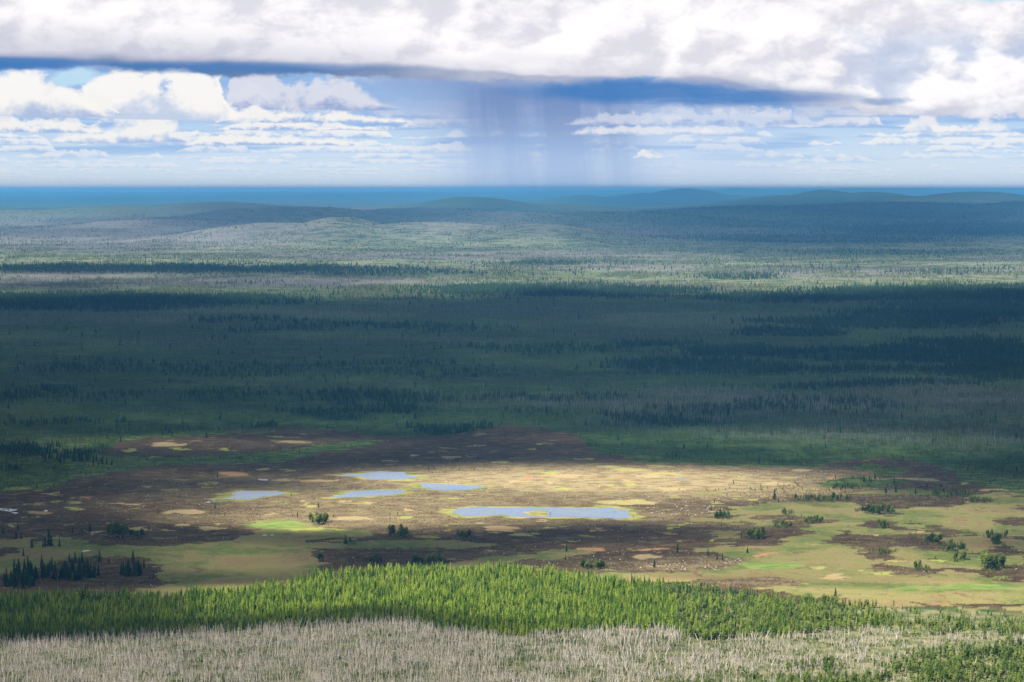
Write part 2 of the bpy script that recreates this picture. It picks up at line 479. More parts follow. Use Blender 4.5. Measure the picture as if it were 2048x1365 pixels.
LAKE['narrow blue lake between the left lake and the pointed one'] = zm([(885, 222), (990, 198), (1020, 183), (1170, 172), (1390, 170), (1410, 182), (1330, 205), (1240, 212), (1150, 218), (950, 223)], *Z6)
LAKE['leftmost blue lake with a ragged lower shore'] = zm([(125, 237), (210, 218), (245, 208), (210, 192), (300, 177), (400, 181), (500, 180), (600, 195), (510, 212), (370, 226), (350, 236), (260, 238), (215, 233)], *Z6)
LAKE['longest lake, with a grassy island in it'] = zm([(98, 370), (150, 342), (255, 332), (400, 336), (600, 335), (850, 335), (1130, 342), (1350, 335), (1420, 345), (1500, 365), (1480, 390), (1525, 410), (1420, 425), (1200, 418), (900, 412), (560, 412), (500, 396), (400, 396), (250, 408), (170, 400), (120, 385)], *Z7)
ISLANDS = [zm([(640, 370), (690, 369), (730, 368), (760, 358), (860, 362), (840, 380), (855, 395), (830, 408), (720, 405), (700, 390)], *Z7), zm([(1383, 355), (1410, 351), (1440, 356), (1410, 362)], *Z7)]
PONDS = [zm([(28, 254), (50, 249), (75, 252), (72, 260), (45, 262)], *Z6), zm([(78, 250), (95, 243), (114, 246), (100, 254)], *Z6), zm([(392, 100), (410, 96), (470, 99), (460, 108), (410, 107)], *Z6),
         zm([(1445, 167), (1465, 162), (1485, 165), (1480, 170)], *Z6), zm([(1530, 172), (1550, 168), (1578, 172), (1560, 176)], *Z6), zm([(728, 112), (750, 107), (772, 111), (765, 117)], *Z7),
         zm([(1855, 110), (1900, 110), (1960, 115), (1950, 123), (1880, 119)], *Z7), [(-2, 1017), (20, 1018), (36, 1020), (22, 1024), (0, 1021)], [(21, 1026), (30, 1024.6), (39, 1026.5), (30, 1028)], [(87, 1022), (92, 1020), (97, 1022), (92, 1024)],
         [(162, 1104), (170, 1101), (184, 1100.5), (175, 1103), (166, 1105)], [(246, 1101), (250, 1100), (254, 1101), (250, 1102.4)], [(522, 1071), (530, 1069.5), (537, 1071), (530, 1072)], [(540, 1071), (544, 1069), (549, 1071), (544, 1072)]]
# small moss and peat patches: x, y, half width, half height, colour row (0 yellow green, 0.5 tan, 1 orange)
PATCH = [(1940, 1186, 170, 16, -0.2), (1700, 1198, 110, 8, -0.1), (1540, 1132, 60, 8, -0.1), (560, 1050, 60, 8, -0.1), (640, 1058, 60, 3, 0.0), (1260, 1005, 70, 5, 0.32), (255, 901, 15, 3.5, 0.1), (340, 889, 38, 4, 0.5), (368, 898, 16, 2, 0.2), (448, 900, 15, 3, 0.1), (310, 914, 12, 1.8, 0.2), (590, 884, 30, 3, 0.4), (565, 873, 14, 1.6, 0.2), (303, 974, 12, 2, 0.1),
         (460, 949, 34, 5, 0.8), (420, 967, 12, 3, 0.2), (40, 977, 28, 3, 0.2), (108, 987, 10, 3, 0.3), (155, 996, 12, 2, 1.0), (5, 1000, 8, 2, 1.0), (70, 1009, 14, 2, 0.3), (165, 1005, 18, 3, 0.2), (118, 1003, 10, 2, 0.2), (250, 1008, 22, 2, 0.4),
         (155, 1018, 16, 2, 0.2), (82, 1026, 30, 5, 0.7), (60, 1036, 16, 1.6, 0.2), (375, 1024, 40, 4, 0.6), (26, 1052, 7, 2, 0.0), (141, 1050, 8, 1.6, 0.0), (230, 1048, 14, 2.2, 0.3), (270, 1057, 26, 4, 0.5), (200, 1067, 10, 3, 0.3), (420, 1058, 24, 4.5, 0.6), (425, 1049, 7, 1.5, 0.1),
         (355, 1051, 14, 1.6, 0.4), (330, 1061, 14, 2, 0.6), (495, 995, 0.1, 0.1, 0.5), (618, 1003, 9, 3, 0.6), (622, 1011, 17, 4, 0.3), (540, 1027, 11, 2, 0.4), (812, 1021, 12, 3.4, 0.6), (690, 1037, 36, 4, 0.6), (830, 1036, 20, 2, 0.0), (908, 998, 28, 2, 0.1), (934, 990, 12, 1.4, 0.5),
         (725, 1007, 24, 1.4, 0.4), (700, 1003, 11, 1.2, 0.4), (845, 996, 5, 1, 0.0), (525, 939, 16, 2, 0.3), (575, 942, 20, 2, 0.2), (620, 962, 40, 2, 0.5), (560, 960, 14, 1.5, 0.6),
         (1098, 946, 22, 2.4, 0.1), (1140, 953, 28, 3.5, 0.6), (1105, 950, 16, 2, 0.5), (1048, 963, 22, 2.6, 0.5), (1070, 957, 14, 3, 0.9), (1120, 979, 20, 2.5, 0.2), (1113, 967, 10, 2.5, 0.4), (1190, 959, 10, 1.5, 0.9), (1257, 961, 12, 2.5, 0.5), (1260, 969, 16, 2, 0.0), (1340, 979, 28, 4, 0.4),
         (1300, 953, 22, 3, 0.6), (1240, 952, 10, 1.5, 0.9), (1330, 948, 28, 2, 0.3), (1060, 981, 14, 2, 0.3), (1218, 972, 6, 1.2, 0.0), (1255, 940, 40, 3, 0.3), (1320, 933, 24, 1.5, 0.2), (1345, 993, 12, 1.2, 0.0), (1210, 934, 25, 2, 0.3), (1170, 919, 14, 2, 0.2), (900, 915, 20, 2, 0.4), (790, 922, 16, 2, 0.4), (830, 911, 18, 2, 0.5), (1078, 888, 8, 2, 0.1), (1065, 899, 6, 1.2, 0.1), (950, 892, 12, 2, 0.6), (1010, 925, 24, 1.5, 0.2), (890, 903, 12, 1.2, 0.3),
         (1105, 1055, 13, 2, 0.1), (1193, 1057, 12, 1.2, 0.6), (1193, 1061, 11, 1.0, 0.8), (1335, 1056, 10, 3, 0.0), (1364, 1049, 26, 1.5, 0.1), (1068, 1042, 20, 1.5, 0.5), (1010, 1058, 40, 6, 0.7), (1032, 1070, 14, 3, 0.2), (1068, 1068, 13, 2, 0.1), (905, 1061, 12, 1.5, 0.0), (960, 1046, 12, 1.5, 0.3),
         (890, 1052, 10, 1.2, 0.2), (1155, 1083, 9, 1.4, 0.0), (1170, 1099, 22, 3.5, 0.9), (1275, 1100, 24, 3, 1.0), (1310, 1099, 12, 2, 0.9), (1287, 1114, 34, 4, 0.6), (1426, 1082, 10, 1.5, 0.1), (1355, 1084, 8, 1, 0.1), (1510, 1109, 18, 3, 0.9), (1668, 1154, 28, 6, 0.45), (1612, 1168, 9, 1.5, 0.0), (1770, 1149, 22, 3.5, 0.2), (1630, 1136, 20, 3, 0.3), (1740, 1140, 12, 2, 0.1),
         (1600, 941, 22, 2, 0.5), (1665, 957, 16, 2.5, 0.9), (1630, 978, 20, 1.5, 0.5), (1540, 968, 35, 3, 0.4), (1820, 958, 28, 2.5, 0.5), (1920, 967, 10, 2, 0.1), (1860, 960, 26, 2, 0.3), (1988, 980, 24, 2.2, 0.5), (1760, 958, 16, 2, 0.8), (1490, 1000, 20, 1.6, 0.2), (1440, 1006, 18, 1.6, 0.3), (1840, 1064, 9, 2, 0.4), (1750, 1070, 10, 2, 0.4), (1785, 1124, 18, 2, 0.3), (1870, 1122, 8, 1.5, 0.1)]
# dark spruce woods, on far hills also cloud shade put into the colour: x, y, half width, half height, strength
WOODS = [(1375, 403, 190, 9, 1), (1700, 414, 260, 6, .6), (1750, 436, 420, 9, .8), (1500, 452, 300, 6, .5), (1950, 460, 300, 12, .8), (680, 468, 150, 6, .7), (1000, 436, 150, 6, .6), (60, 398, 400, 5, .7), (500, 396, 300, 3, .5), (1640, 478, 260, 7, .6), (120, 604, 260, 14, 1), (430, 600, 160, 7, .8), (330, 538, 360, 7, .75), (700, 545, 180, 5, .5), (1110, 581, 210, 9, 1), (1320, 590, 60, 6, .5), (1880, 588, 230, 13, 1), (1600, 596, 160, 8, .7), (2000, 612, 160, 12, 1), (1900, 628, 200, 10, 1),
         (1750, 648, 170, 10, .9), (1560, 664, 120, 7, .7), (1640, 706, 240, 9, 1), (1330, 688, 70, 6, .9), (1390, 704, 45, 9, .9), (1400, 735, 120, 12, .7), (1850, 712, 180, 12, .8), (2030, 722, 120, 30, 1), (1990, 690, 140, 9, .8), (1700, 745, 200, 7, .6),
         (1800, 770, 200, 6, .6), (1280, 690, 40, 4, .5), (700, 655, 220, 8, .25), (820, 800, 120, 14, .3), (730, 822, 60, 8, .8), (100, 845, 120, 8, .2), (20, 880, 50, 8, .7), (140, 913, 68, 9, .9), (60, 948, 25, 5, .7), (490, 640, 120, 5, .35), (1900, 545, 100, 5, .3), (1100, 527, 90, 4, .6), (1480, 552, 90, 5, .45),
         (1700, 505, 200, 5, .4), (1100, 790, 100, 6, .3), (1250, 840, 140, 10, .35), (1600, 815, 200, 10, .25), (300, 740, 300, 12, .14), (800, 740, 200, 14, .14), (560, 790, 160, 8, .14), (1130, 700, 200, 8, .25),
         (800, 868, 30, 5, .8), (1000, 868, 90, 7, .35), (490, 855, 30, 5, .6), (820, 865, 60, 5, .7), (60, 790, 140, 12, .2)]
GREY = [(1550, 800, 420, 16, .9), (1850, 800, 300, 30, .8), (1300, 660, 300, 12, .5), (700, 625, 600, 10, .6), (150, 560, 220, 14, .6), (600, 565, 300, 8, .7), (1150, 572, 300, 4, .9), (900, 513, 500, 6, .6), (1200, 535, 200, 5, .6), (250, 470, 330, 26, .8), (520, 425, 300, 22, .9),
        (900, 440, 380, 12, .6), (1100, 470, 360, 12, .6), (1700, 545, 300, 8, .5), (2048, 520, 100, 6, .6), (1300, 510, 300, 6, .6), (150, 640, 200, 8, .7), (560, 685, 500, 10, .3), (120, 905, 80, 12, .35), (1450, 830, 250, 12, .5), (1800, 870, 300, 16, .6), (1330, 640, 260, 8, .5)]

def fell(px, py, L, soft=0.6):
    m = np.zeros_like(px)
    for e in L:
        a, b, c_, d_, s = e
        r = np.sqrt(((px - a) / c_) ** 2 + ((py - b) / d_) ** 2)
        m = np.maximum(m, s * sstep(1 + soft, 1 - soft / 2, r))
    return m

def warped(x, d, px, py, amt=1.0):
    """pixel coordinates pushed about by noise that is isotropic on the ground"""
    k = F / np.maximum(d, 500)
    wx = (fbm(x / 60, d / 60, 4, 31) - 0.5) * 46 * k * amt
    wd = (fbm(x / 60, d / 60, 4, 47) - 0.5) * 46 + (fbm(x / 13, d / 13, 2, 48) - 0.5) * 26
    wx = wx + (fbm(x / 13, d / 13, 2, 49) - 0.5) * 22 * k * amt
    wy = wd * F * H / np.maximum(d, 500) ** 2 * amt
    return px + wx, py + wy

def lakedist(px, py, d):
    """metres to the nearest lake shore (0 inside)"""
    best = np.full(px.shape, 999.0)
    sel = (py > 900) & (py < 1080)
    if not sel.any(): return best
    x = px[sel]; y = py[sel]; dd_ = d[sel]
    kx = dd_ / F; ky = dd_ ** 2 / (F * H)
    bb = np.full(x.shape, 999.0)
    for poly in LAKE.values():
        p = np.array(poly)
        for i in range(len(p)):
            ax, ay = p[i - 1]; bx_, by_ = p[i]
            ux, uy = (bx_ - ax) * kx, (by_ - ay) * ky
            vx, vy = (x - ax) * kx, (y - ay) * ky
            t_ = np.clip((ux * vx + uy * vy) / (ux * ux + uy * uy + 1e-9), 0, 1)
            bb = np.minimum(bb, np.hypot(vx - t_ * ux, vy - t_ * uy))
        bb[inpoly(x, y, poly)] = 0
    best[sel] = bb
    return best

def zones(x, d):
    """masks of the ground cover at world points"""
    px, py = ppx(x, d)
    wx, wy = warped(x, d, px, py)
    y1 = np.interp(px, *Y1); y2 = np.interp(px, *Y2); y3 = np.interp(px, *Y3)
    Z = {}
    n60 = fbm(x / 90, d / 90, 4, 3)
    bog = (wy < y2) & (wy > y3 + 0)
    Z['px'], Z['py'] = px, py
    Z['y1'], Z['y2'], Z['y3'] = y1, y2, y3
    Z['near'] = (py > y2).astype(float)
    mead = np.zeros(px.shape, bool)
    for p in MEADOW: mead |= inpoly(wx, wy, p)
    for p in HEATH_ISLES: mead &= ~inpoly(wx, wy, p)
    rightside = (px > 1380) & (py > 985) & (py < y2)
    mead |= rightside & (n60 > 0.64)
    green = np.zeros(px.shape, bool)
    for p in GREENBAND: green |= inpoly(wx, wy, p)
    Z['meadow'] = (mead & (py < y2 + 30)).astype(float)
    Z['green'] = (green & ~mead).astype(float)
    Z['heath'] = (bog & ~mead & ~green).astype(float)
    Z['far'] = (wy <= y3).astype(float)
    lk = lakedist(px, py, d)
    Z['lake'] = lk
    w2_ = (fbm(x / 30, d / 30, 3, 77) - 0.5)
    Z['shore'] = sstep(17, 7, lk + w2_ * 34)
    kk = F / np.maximum(d, 500)
    w12x = px + (fbm(x / 16, d / 16, 3, 311) - 0.5) * 34 * kk + (fbm(x / 60, d / 60, 2, 331) - 0.5) * 30 * kk
    w12y = py + (fbm(x / 18, d / 18, 3, 317) - 0.5) * 34 * kk * H / np.maximum(d, 500)
    pm = np.zeros(px.shape); pc = np.zeros(px.shape)
    inb = (py > 860) & (py < 1180)
    ax, ay = w12x[inb], w12y[inb]
    m_ = np.zeros(ax.shape); c_ = np.zeros(ax.shape)
    for (a, b, rx_, ry_, col) in PATCH:
        s = (np.abs(ax - a) < rx_ * 2.0) & (np.abs(ay - b) < ry_ * 2.0 + 1)
        r = np.sqrt(((ax[s] - a) / rx_) ** 2 + ((ay[s] - b) / ry_) ** 2)
        v = sstep(1.15, 0.80, r)
        up = (v > m_[s]) | ((r < 1.8) & (m_[s] == 0))
        t1 = m_[s]; t1[up] = v[up]; m_[s] = t1
        t2 = c_[s]; t2[up] = col; c_[s] = t2
    pm[inb] = m_; pc[inb] = c_
    Z['patch'], Z['pcol'] = pm, pc
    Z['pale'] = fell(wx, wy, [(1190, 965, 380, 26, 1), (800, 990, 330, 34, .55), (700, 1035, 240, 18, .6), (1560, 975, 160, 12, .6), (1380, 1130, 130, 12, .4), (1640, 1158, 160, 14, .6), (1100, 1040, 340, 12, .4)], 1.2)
    wfx = px + (fbm(x / 260, d / 260, 4, 61) - 0.5) * 420 * F / np.maximum(d, 900)
    wfy = py + (fbm(x / 260, d / 340, 4, 67) - 0.5) * 420 * F * H / np.maximum(d, 900) ** 2
    Z['wood'] = fell(wfx, wfy, WOODS) * (py < 1000)
    Z['green'] = np.maximum(Z['green'], fell(wfx, wfy, [(950, 420, 150, 9, .8), (200, 426, 330, 11, .8), (480, 425, 60, 5, .5), (1700, 508, 260, 7, .6), (1700, 402, 200, 6, .6), (1480, 500, 90, 4, .7), (1100, 548, 260, 6, .4), (1250, 446, 300, 5, .5)], 0.9) * (py < 800))  # far ellipses of lighter green stand in for sunlit domes
    Z['grey'] = np.clip(fell(wfx, wfy, GREY, 0.9) + 0.0, 0, 1) * (py < 960)
    return Z

# ------------------------------------------------------------------ mesh helpers
def mesh_np(name, v, f, mat=None, attrs=None, smooth=False):
    """v (n,3), f (m,k) all faces with k corners"""
    me = bpy.data.meshes.new(name)
    v = np.ascontiguousarray(v, dtype=np.float32); f = np.ascontiguousarray(f, dtype=np.int32)
    k = f.shape[1]
    me.vertices.add(len(v)); me.vertices.foreach_set('co', v.ravel())
    me.loops.add(f.size); me.loops.foreach_set('vertex_index', f.ravel())
    me.polygons.add(len(f)); me.polygons.foreach_set('loop_start', np.arange(0, f.size, k, dtype=np.int32))
    me.polygons.foreach_set('loop_total', np.full(len(f), k, dtype=np.int32))
    if smooth: me.polygons.foreach_set('use_smooth', np.ones(len(f), bool))
    me.update(calc_edges=True)
    for an, (typ, arr) in (attrs or {}).items():
        at = me.attributes.new(an, typ, 'POINT')
        if typ == 'FLOAT': at.data.foreach_set('value', np.ascontiguousarray(arr, dtype=np.float32).ravel())
        else: at.data.foreach_set('color', np.ascontiguousarray(arr, dtype=np.float32).ravel())
    if mat: me.materials.append(mat)
    return me

def link(name, me, parent=None):
    o = bpy.data.objects.new(name, me)
    COL.objects.link(o)
    if parent is not None: o.parent = parent
    return o

def tag(o, label=None, cat=None, group=None, kind=None):
    if label: o['label'] = label
    if cat: o['category'] = cat
    if group: o['group'] = group
    if kind: o['kind'] = kind
    return o

def material(name):
    m = bpy.data.materials.new(name)
    m.use_nodes = True
    m.node_tree.nodes.clear()
    return m, G(m.node_tree)

def surface(gm, color, rough=0.9, spec=0.2, transl=0.0, bump=None):
    out = gm.node('ShaderNodeOutputMaterial')
    if transl > 0:
        a = gm.node('ShaderNodeBsdfDiffuse'); b = gm.node('ShaderNodeBsdfTranslucent'); mx_ = gm.node('ShaderNodeMixShader')
        gm.put(a.inputs[0], color); gm.put(b.inputs[0], color)
        mx_.inputs[0].default_value = transl
        gm.nt.links.new(a.outputs[0], mx_.inputs[1]); gm.nt.links.new(b.outputs[0], mx_.inputs[2])
        gm.nt.links.new(mx_.outputs[0], out.inputs[0])
        return
    p = gm.node('ShaderNodeBsdfPrincipled')
    gm.put(p.inputs['Base Color'], color)
    p.inputs['Roughness'].default_value = rough
    p.inputs['Specular IOR Level'].default_value = spec
    if bump is not None:
        bn = gm.node('ShaderNodeBump')
        bn.inputs['Strength'].default_value = bump[1]; bn.inputs['Distance'].default_value = bump[2]
        gm.put(bn.inputs['Height'], bump[0])
        gm.nt.links.new(bn.outputs[0], p.inputs['Normal'])
    gm.nt.links.new(p.outputs[0], out.inputs[0])

# ------------------------------------------------------------------ ground
m_ground, gm = material('ground')
geo = gm.node('ShaderNodeNewGeometry')
P = E(gm, geo.outputs['Position'])
za = gm.sep(gm.attr('zone_a', 'Vector')); zb_ = gm.sep(gm.attr('zone_b', 'Vector')); zc = gm.sep(gm.attr('zone_c', 'Vector'))
heath, meadow, patchm = za
pcol, shore, near = zb_
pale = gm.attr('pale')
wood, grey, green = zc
n_s = gm.noise(P, 0.35, 5, 0.6); n_m = gm.noise(P, 0.045, 5, 0.55); n_l = gm.noise(P, 0.008, 5, 0.55); n_x = gm.noise(P, 0.0016, 4, 0.5)
# far country: young green growth, grey burns, dark spruce, with sun and shade in their tones
fcol = gm.mix(gm.ss(0.40, 0.62, n_m), (0.022, 0.052, 0.012), (0.065, 0.115, 0.022))
fcol = gm.mix(gm.ss(0.50, 0.66, n_l), fcol, (0.080, 0.125, 0.030))
fcol = gm.mix(gm.ss(0.52, 0.70, n_x) * 0.5, fcol, (0.045, 0.065, 0.035))
Py_ = gm.sep(P)[1]
fl = gm.ss(9800.0, 13000.0, Py_) * gm.ss(56000.0, 32000.0, Py_)  # sunlit far plain: its sunlight is put into a paler ground colour
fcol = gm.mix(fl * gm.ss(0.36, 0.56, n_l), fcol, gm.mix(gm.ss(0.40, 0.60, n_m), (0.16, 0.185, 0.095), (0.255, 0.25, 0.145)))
fcol = gm.mix(grey * 0.85, fcol, gm.mix(fl, gm.mix(gm.ss(0.35, 0.65, n_m), (0.058, 0.078, 0.050), (0.105, 0.112, 0.085)), gm.mix(gm.ss(0.35, 0.65, n_m), (0.175, 0.150, 0.155), (0.285, 0.245, 0.250))))  # burns toned darker on the shaded plain, paler on the sunlit one
fcol = gm.mix(wood * gm.ss(0.28, 0.42, n_l), fcol, (0.014, 0.030, 0.016))
# heath
hcol = gm.mix(gm.ss(0.35, 0.65, n_m), (0.046, 0.028, 0.014), (0.098, 0.062, 0.030))
hcol = gm.mix(gm.ss(0.46, 0.66, n_l) * 0.5, hcol, (0.13, 0.095, 0.048))
hcol = gm.mix(gm.ss(0.54, 0.72, n_s) * 0.5, hcol, (0.17, 0.14, 0.08))
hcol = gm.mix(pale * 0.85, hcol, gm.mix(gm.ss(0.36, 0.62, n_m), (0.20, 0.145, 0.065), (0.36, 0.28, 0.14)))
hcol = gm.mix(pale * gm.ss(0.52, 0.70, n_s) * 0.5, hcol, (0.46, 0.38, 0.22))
hcol = gm.mix(gm.ss(0.57, 0.68, n_m) * 0.5, hcol, (0.20, 0.19, 0.06))
# random small moss patches in the heath
spn = gm.noise(P, 0.024, 3, 0.45, 0.6)
vb = gm.noise(P, 0.013, 1, 0.5)
spot = gm.ss(0.655, 0.675, spn) * gm.ss(0.44, 0.50, n_l)
# meadow
mb = gm.noise(gm.vec(gm.sep(P)[0] * 0.010, gm.sep(P)[1] * 0.008, 3.0), 1.0, 6, 0.62, 0.8)
ms = gm.noise(gm.vec(gm.sep(P)[0] * 0.045, gm.sep(P)[1] * 0.022, 9.0), 1.0, 5, 0.6, 1.2)
mcol = gm.mix(gm.ss(0.40, 0.54, mb), (0.105, 0.140, 0.030), (0.225, 0.190, 0.070))
mcol = gm.mix(gm.ss(0.54, 0.64, mb) * 0.7, mcol, (0.215, 0.140, 0.065))
mcol = gm.mix(gm.ss(0.47, 0.62, ms) * 0.6, mcol, (0.20, 0.19, 0.055))
mcol = gm.mix(gm.ss(0.40, 0.34, ms) * 0.75, mcol, (0.13, 0.075, 0.040))
mcol = gm.mix(gm.ss(0.60, 0.72, n_m) * 0.6, mcol, (0.33, 0.25, 0.12))
mcol = gm.mix(gm.ss(0.50, 0.72, n_s) * 0.45, mcol, (0.10, 0.095, 0.035))
# patches: yellow green, tan, orange
pc1 = gm.mix(gm.ss(0.15, 0.45, pcol), (0.30, 0.32, 0.07), (0.38, 0.28, 0.13))
pc1 = gm.mix(gm.ss(0.6, 0.95, pcol), pc1, (0.40, 0.20, 0.09))
pc1 = gm.mix(gm.ss(-0.02, -0.10, pcol), pc1, gm.mix(gm.ss(0.4, 0.6, n_m), (0.12, 0.20, 0.035), (0.20, 0.26, 0.06)))
pc2 = gm.mix(gm.ss(0.4, 0.6, vb), (0.24, 0.25, 0.06), (0.36, 0.24, 0.10))
hcol = gm.mix(spot * 0.8, hcol, pc2)
pc1 = gm.mix(gm.ss(0.45, 0.7, n_s) * 0.45, pc1, (0.22, 0.17, 0.08))
sh = gm.mix(gm.ss(0.38, 0.60, n_m), (0.16, 0.21, 0.035), (0.36, 0.31, 0.09))
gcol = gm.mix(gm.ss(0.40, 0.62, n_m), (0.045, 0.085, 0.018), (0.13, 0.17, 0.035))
# near country
ncol = gm.mix(gm.ss(0.38, 0.62, n_m), (0.045, 0.060, 0.022), (0.125, 0.125, 0.055))
ncol = gm.mix(gm.ss(0.45, 0.70, n_s) * 0.6, ncol, (0.075, 0.070, 0.045))
nright = gm.ss(50.0, 330.0, gm.sep(P)[0])
ncol = gm.mix(nright * 0.7, ncol, gm.mix(gm.ss(0.38, 0.62, n_m), (0.11, 0.13, 0.045), (0.22, 0.20, 0.10)))
ncol = gm.mix(gm.ss(0.56, 0.66, n_m) * nright * 0.5, ncol, (0.24, 0.19, 0.13))
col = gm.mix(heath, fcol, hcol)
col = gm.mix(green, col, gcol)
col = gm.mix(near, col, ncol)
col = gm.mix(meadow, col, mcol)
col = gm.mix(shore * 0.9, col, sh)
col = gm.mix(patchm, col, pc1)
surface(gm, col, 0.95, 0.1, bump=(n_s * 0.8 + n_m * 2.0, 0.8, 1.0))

rows = [np.array([-5000, -3000, -1500, 0, 700, 1200])]
pyr = np.concatenate([np.arange(1760, 1210, -4), np.arange(1210, 850, -1.3), np.arange(850, 452, -1.8)])
rows.append(ground(np.full(pyr.shape, 1024.0), pyr)[1])
d0 = rows[-1][-1]
far_rows = [d0 + 70]
while far_rows[-1] < 112000: far_rows.append(far_rows[-1] * (1.0021 if far_rows[-1] > 32000 else 1.0027))
rows.append(np.array(far_rows))
rows = np.concatenate(rows)
ss_ = np.arange(-0.19, 0.19, 0.00036)
wide = 0.19 + 0.0009 * (1.1 ** np.arange(0, 42)).cumsum(); wide = wide[wide < 0.62]
cols = np.concatenate([-wide[::-1], ss_, wide])
DD, SS = np.meshgrid(rows, cols, indexing='ij')
XX = SS * np.maximum(DD, 1600)
x = XX.ravel(); d = DD.ravel()
Z = zones(x, d)
z = zfull(x, d)
nr, nc = DD.shape
idx = np.arange(nr * nc).reshape(nr, nc)
faces = np.stack([idx[:-1, :-1], idx[:-1, 1:], idx[1:, 1:], idx[1:, :-1]], -1).reshape(-1, 4)
one = np.ones_like(x)
near = Z['near'] * (1 - Z['meadow'])
A = {'zone_a': ('FLOAT_COLOR', np.stack([Z['heath'], Z['meadow'], Z['patch'], one], -1)),
     'zone_b': ('FLOAT_COLOR', np.stack([Z['pcol'], Z['shore'], near, one], -1)),
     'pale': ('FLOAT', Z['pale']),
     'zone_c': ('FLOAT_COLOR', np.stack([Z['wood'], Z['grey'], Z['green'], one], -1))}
gr = link('ground', mesh_np('ground', np.stack([x, d, z], -1), faces, m_ground, A, True))
tag(gr, 'wide taiga plain of bog, meadow and forest floor rising to far hills', kind='structure')
del Z, A, XX, DD, SS

# ------------------------------------------------------------------ lakes, ponds, islands
m_water, gm = material('lake_water')
geo = gm.node('ShaderNodeNewGeometry')
P = E(gm, geo.outputs['Position'])
nz = gm.noise(P, 0.8, 4, 0.6)
nl = gm.noise(P, 0.03, 3, 0.5)
out = gm.node('ShaderNodeOutputMaterial')
p = gm.node('ShaderNodeBsdfPrincipled')
gm.put(p.inputs['Base Color'], gm.mix(nl, (0.17, 0.23, 0.34), (0.22, 0.29, 0.40)))
p.inputs['Roughness'].default_value = 0.12
p.inputs['IOR'].default_value = 1.333
bn = gm.node('ShaderNodeBump'); bn.inputs['Strength'].default_value = 0.5; bn.inputs['Distance'].default_value = 0.12
gm.put(bn.inputs['Height'], nz)
gm.nt.links.new(bn.outputs[0], p.inputs['Normal']); gm.nt.links.new(p.outputs[0], out.inputs[0])

def outline(poly, rough=0.8, step=3.0, seed=0):
    """photo pixel polygon -> ragged shoreline on the ground"""
    p = np.array(poly, float)
    X_, D_ = ground(p[:, 0], p[:, 1])
    pts = []
    for i in range(len(p)):
        a = np.array([X_[i], D_[i]]); b = np.array([X_[(i + 1) % len(p)], D_[(i + 1) % len(p)]])
        n = max(1, int(np.hypot(*(b - a)) / step))
        for k in range(n): pts.append(a + (b - a) * k / n)
    pts = np.array(pts)
    for _ in range(3):
        pts = 0.5 * pts + 0.25 * (np.roll(pts, 1, 0) + np.roll(pts, -1, 0))
    pts[:, 0] += (fbm(pts[:, 0] / 9, pts[:, 1] / 9, 3, 90 + seed) - 0.5) * 5 * rough
    pts[:, 1] += (fbm(pts[:, 0] / 9, pts[:, 1] / 9, 3, 95 + seed) - 0.5) * 12 * rough
    return pts

import bmesh
def sheet(name, pts, zz, mat, dome=0.0):
    bm = bmesh.new()
    vs = [bm.verts.new((a, b, zz)) for a, b in pts]
    f = bm.faces.new(vs)
    bmesh.ops.triangulate(bm, faces=[f])
    if dome:
        c_ = pts.mean(0)
        ret = [bm.verts.new((c_[0] + (a - c_[0]) * 0.75, c_[1] + (b - c_[1]) * 0.75, zz + dome)) for a, b in pts]
        n = len(vs)
        for i in range(n):
            bm.faces.new((vs[i], vs[(i + 1) % n], ret[(i + 1) % n], ret[i]))
        f2 = bm.faces.new(ret)
        bmesh.ops.triangulate(bm, faces=[f2])
    bmesh.ops.recalc_face_normals(bm, faces=bm.faces)
    if not dome:
        for f in bm.faces:
            if f.normal.z < 0: f.normal_flip()
    me = bpy.data.meshes.new(name); bm.to_mesh(me); bm.free()
    me.materials.append(mat)
    return link(name, me)

for i, (lab, poly) in enumerate(LAKE.items()):
    tag(sheet('lake', outline(poly, 1.0, 3.0, i * 3), 0.06, m_water), lab, kind='structure')
for i, poly in enumerate(PONDS):
    tag(sheet('pond', outline(poly, 0.25, 1.5, i), 0.07, m_water), kind='structure')
m_isle, gm = material('island_turf')
geo = gm.node('ShaderNodeNewGeometry')
P = E(gm, geo.outputs['Position'])
n = gm.noise(P, 0.09, 4, 0.6)
surface(gm, gm.mix(gm.ss(0.42, 0.58, n), (0.19, 0.21, 0.05), (0.34, 0.27, 0.10)), 0.95, 0.1)
for i, poly in enumerate(ISLANDS):
    tag(sheet('island', outline(poly, 0.5, 2.0, 60 + i), 0.075, m_isle, 0.5), ['low grassy island in the longest lake', 'tiny islet near the right end of the longest lake'][i], kind='structure')

# ------------------------------------------------------------------ tree shapes (numpy templates: vertices for height 1 m, triangles)
def cone_layers(layers, sides, r0, z0, seed, jag=0.35):
    r = np.random.default_rng(seed)
    V, T = [], []
    for k in range(layers):
        zl = z0 + (1 - z0) * k / layers
        zt = min(1.0, zl + (1 - z0) / layers * 1.9)
        if k == layers - 1: zt = 1.0
        rad = r0 * (1 - (zl - z0) / (1 - z0)) ** 0.75
        b = len(V)
        V.append((r.normal(0, 0.01), r.normal(0, 0.01), zt))
        a0 = r.uniform(0, 6.28)
        for s in range(sides):
            a = a0 + 6.2832 * s / sides
            q = rad * (1 + r.uniform(-jag, jag))
            V.append((math.cos(a) * q, math.sin(a) * q, zl + r.uniform(-0.03, 0.03)))
        for s in range(sides): T.append((b, b + 1 + s, b + 1 + (s + 1) % sides))
    return np.array(V), np.array(T)

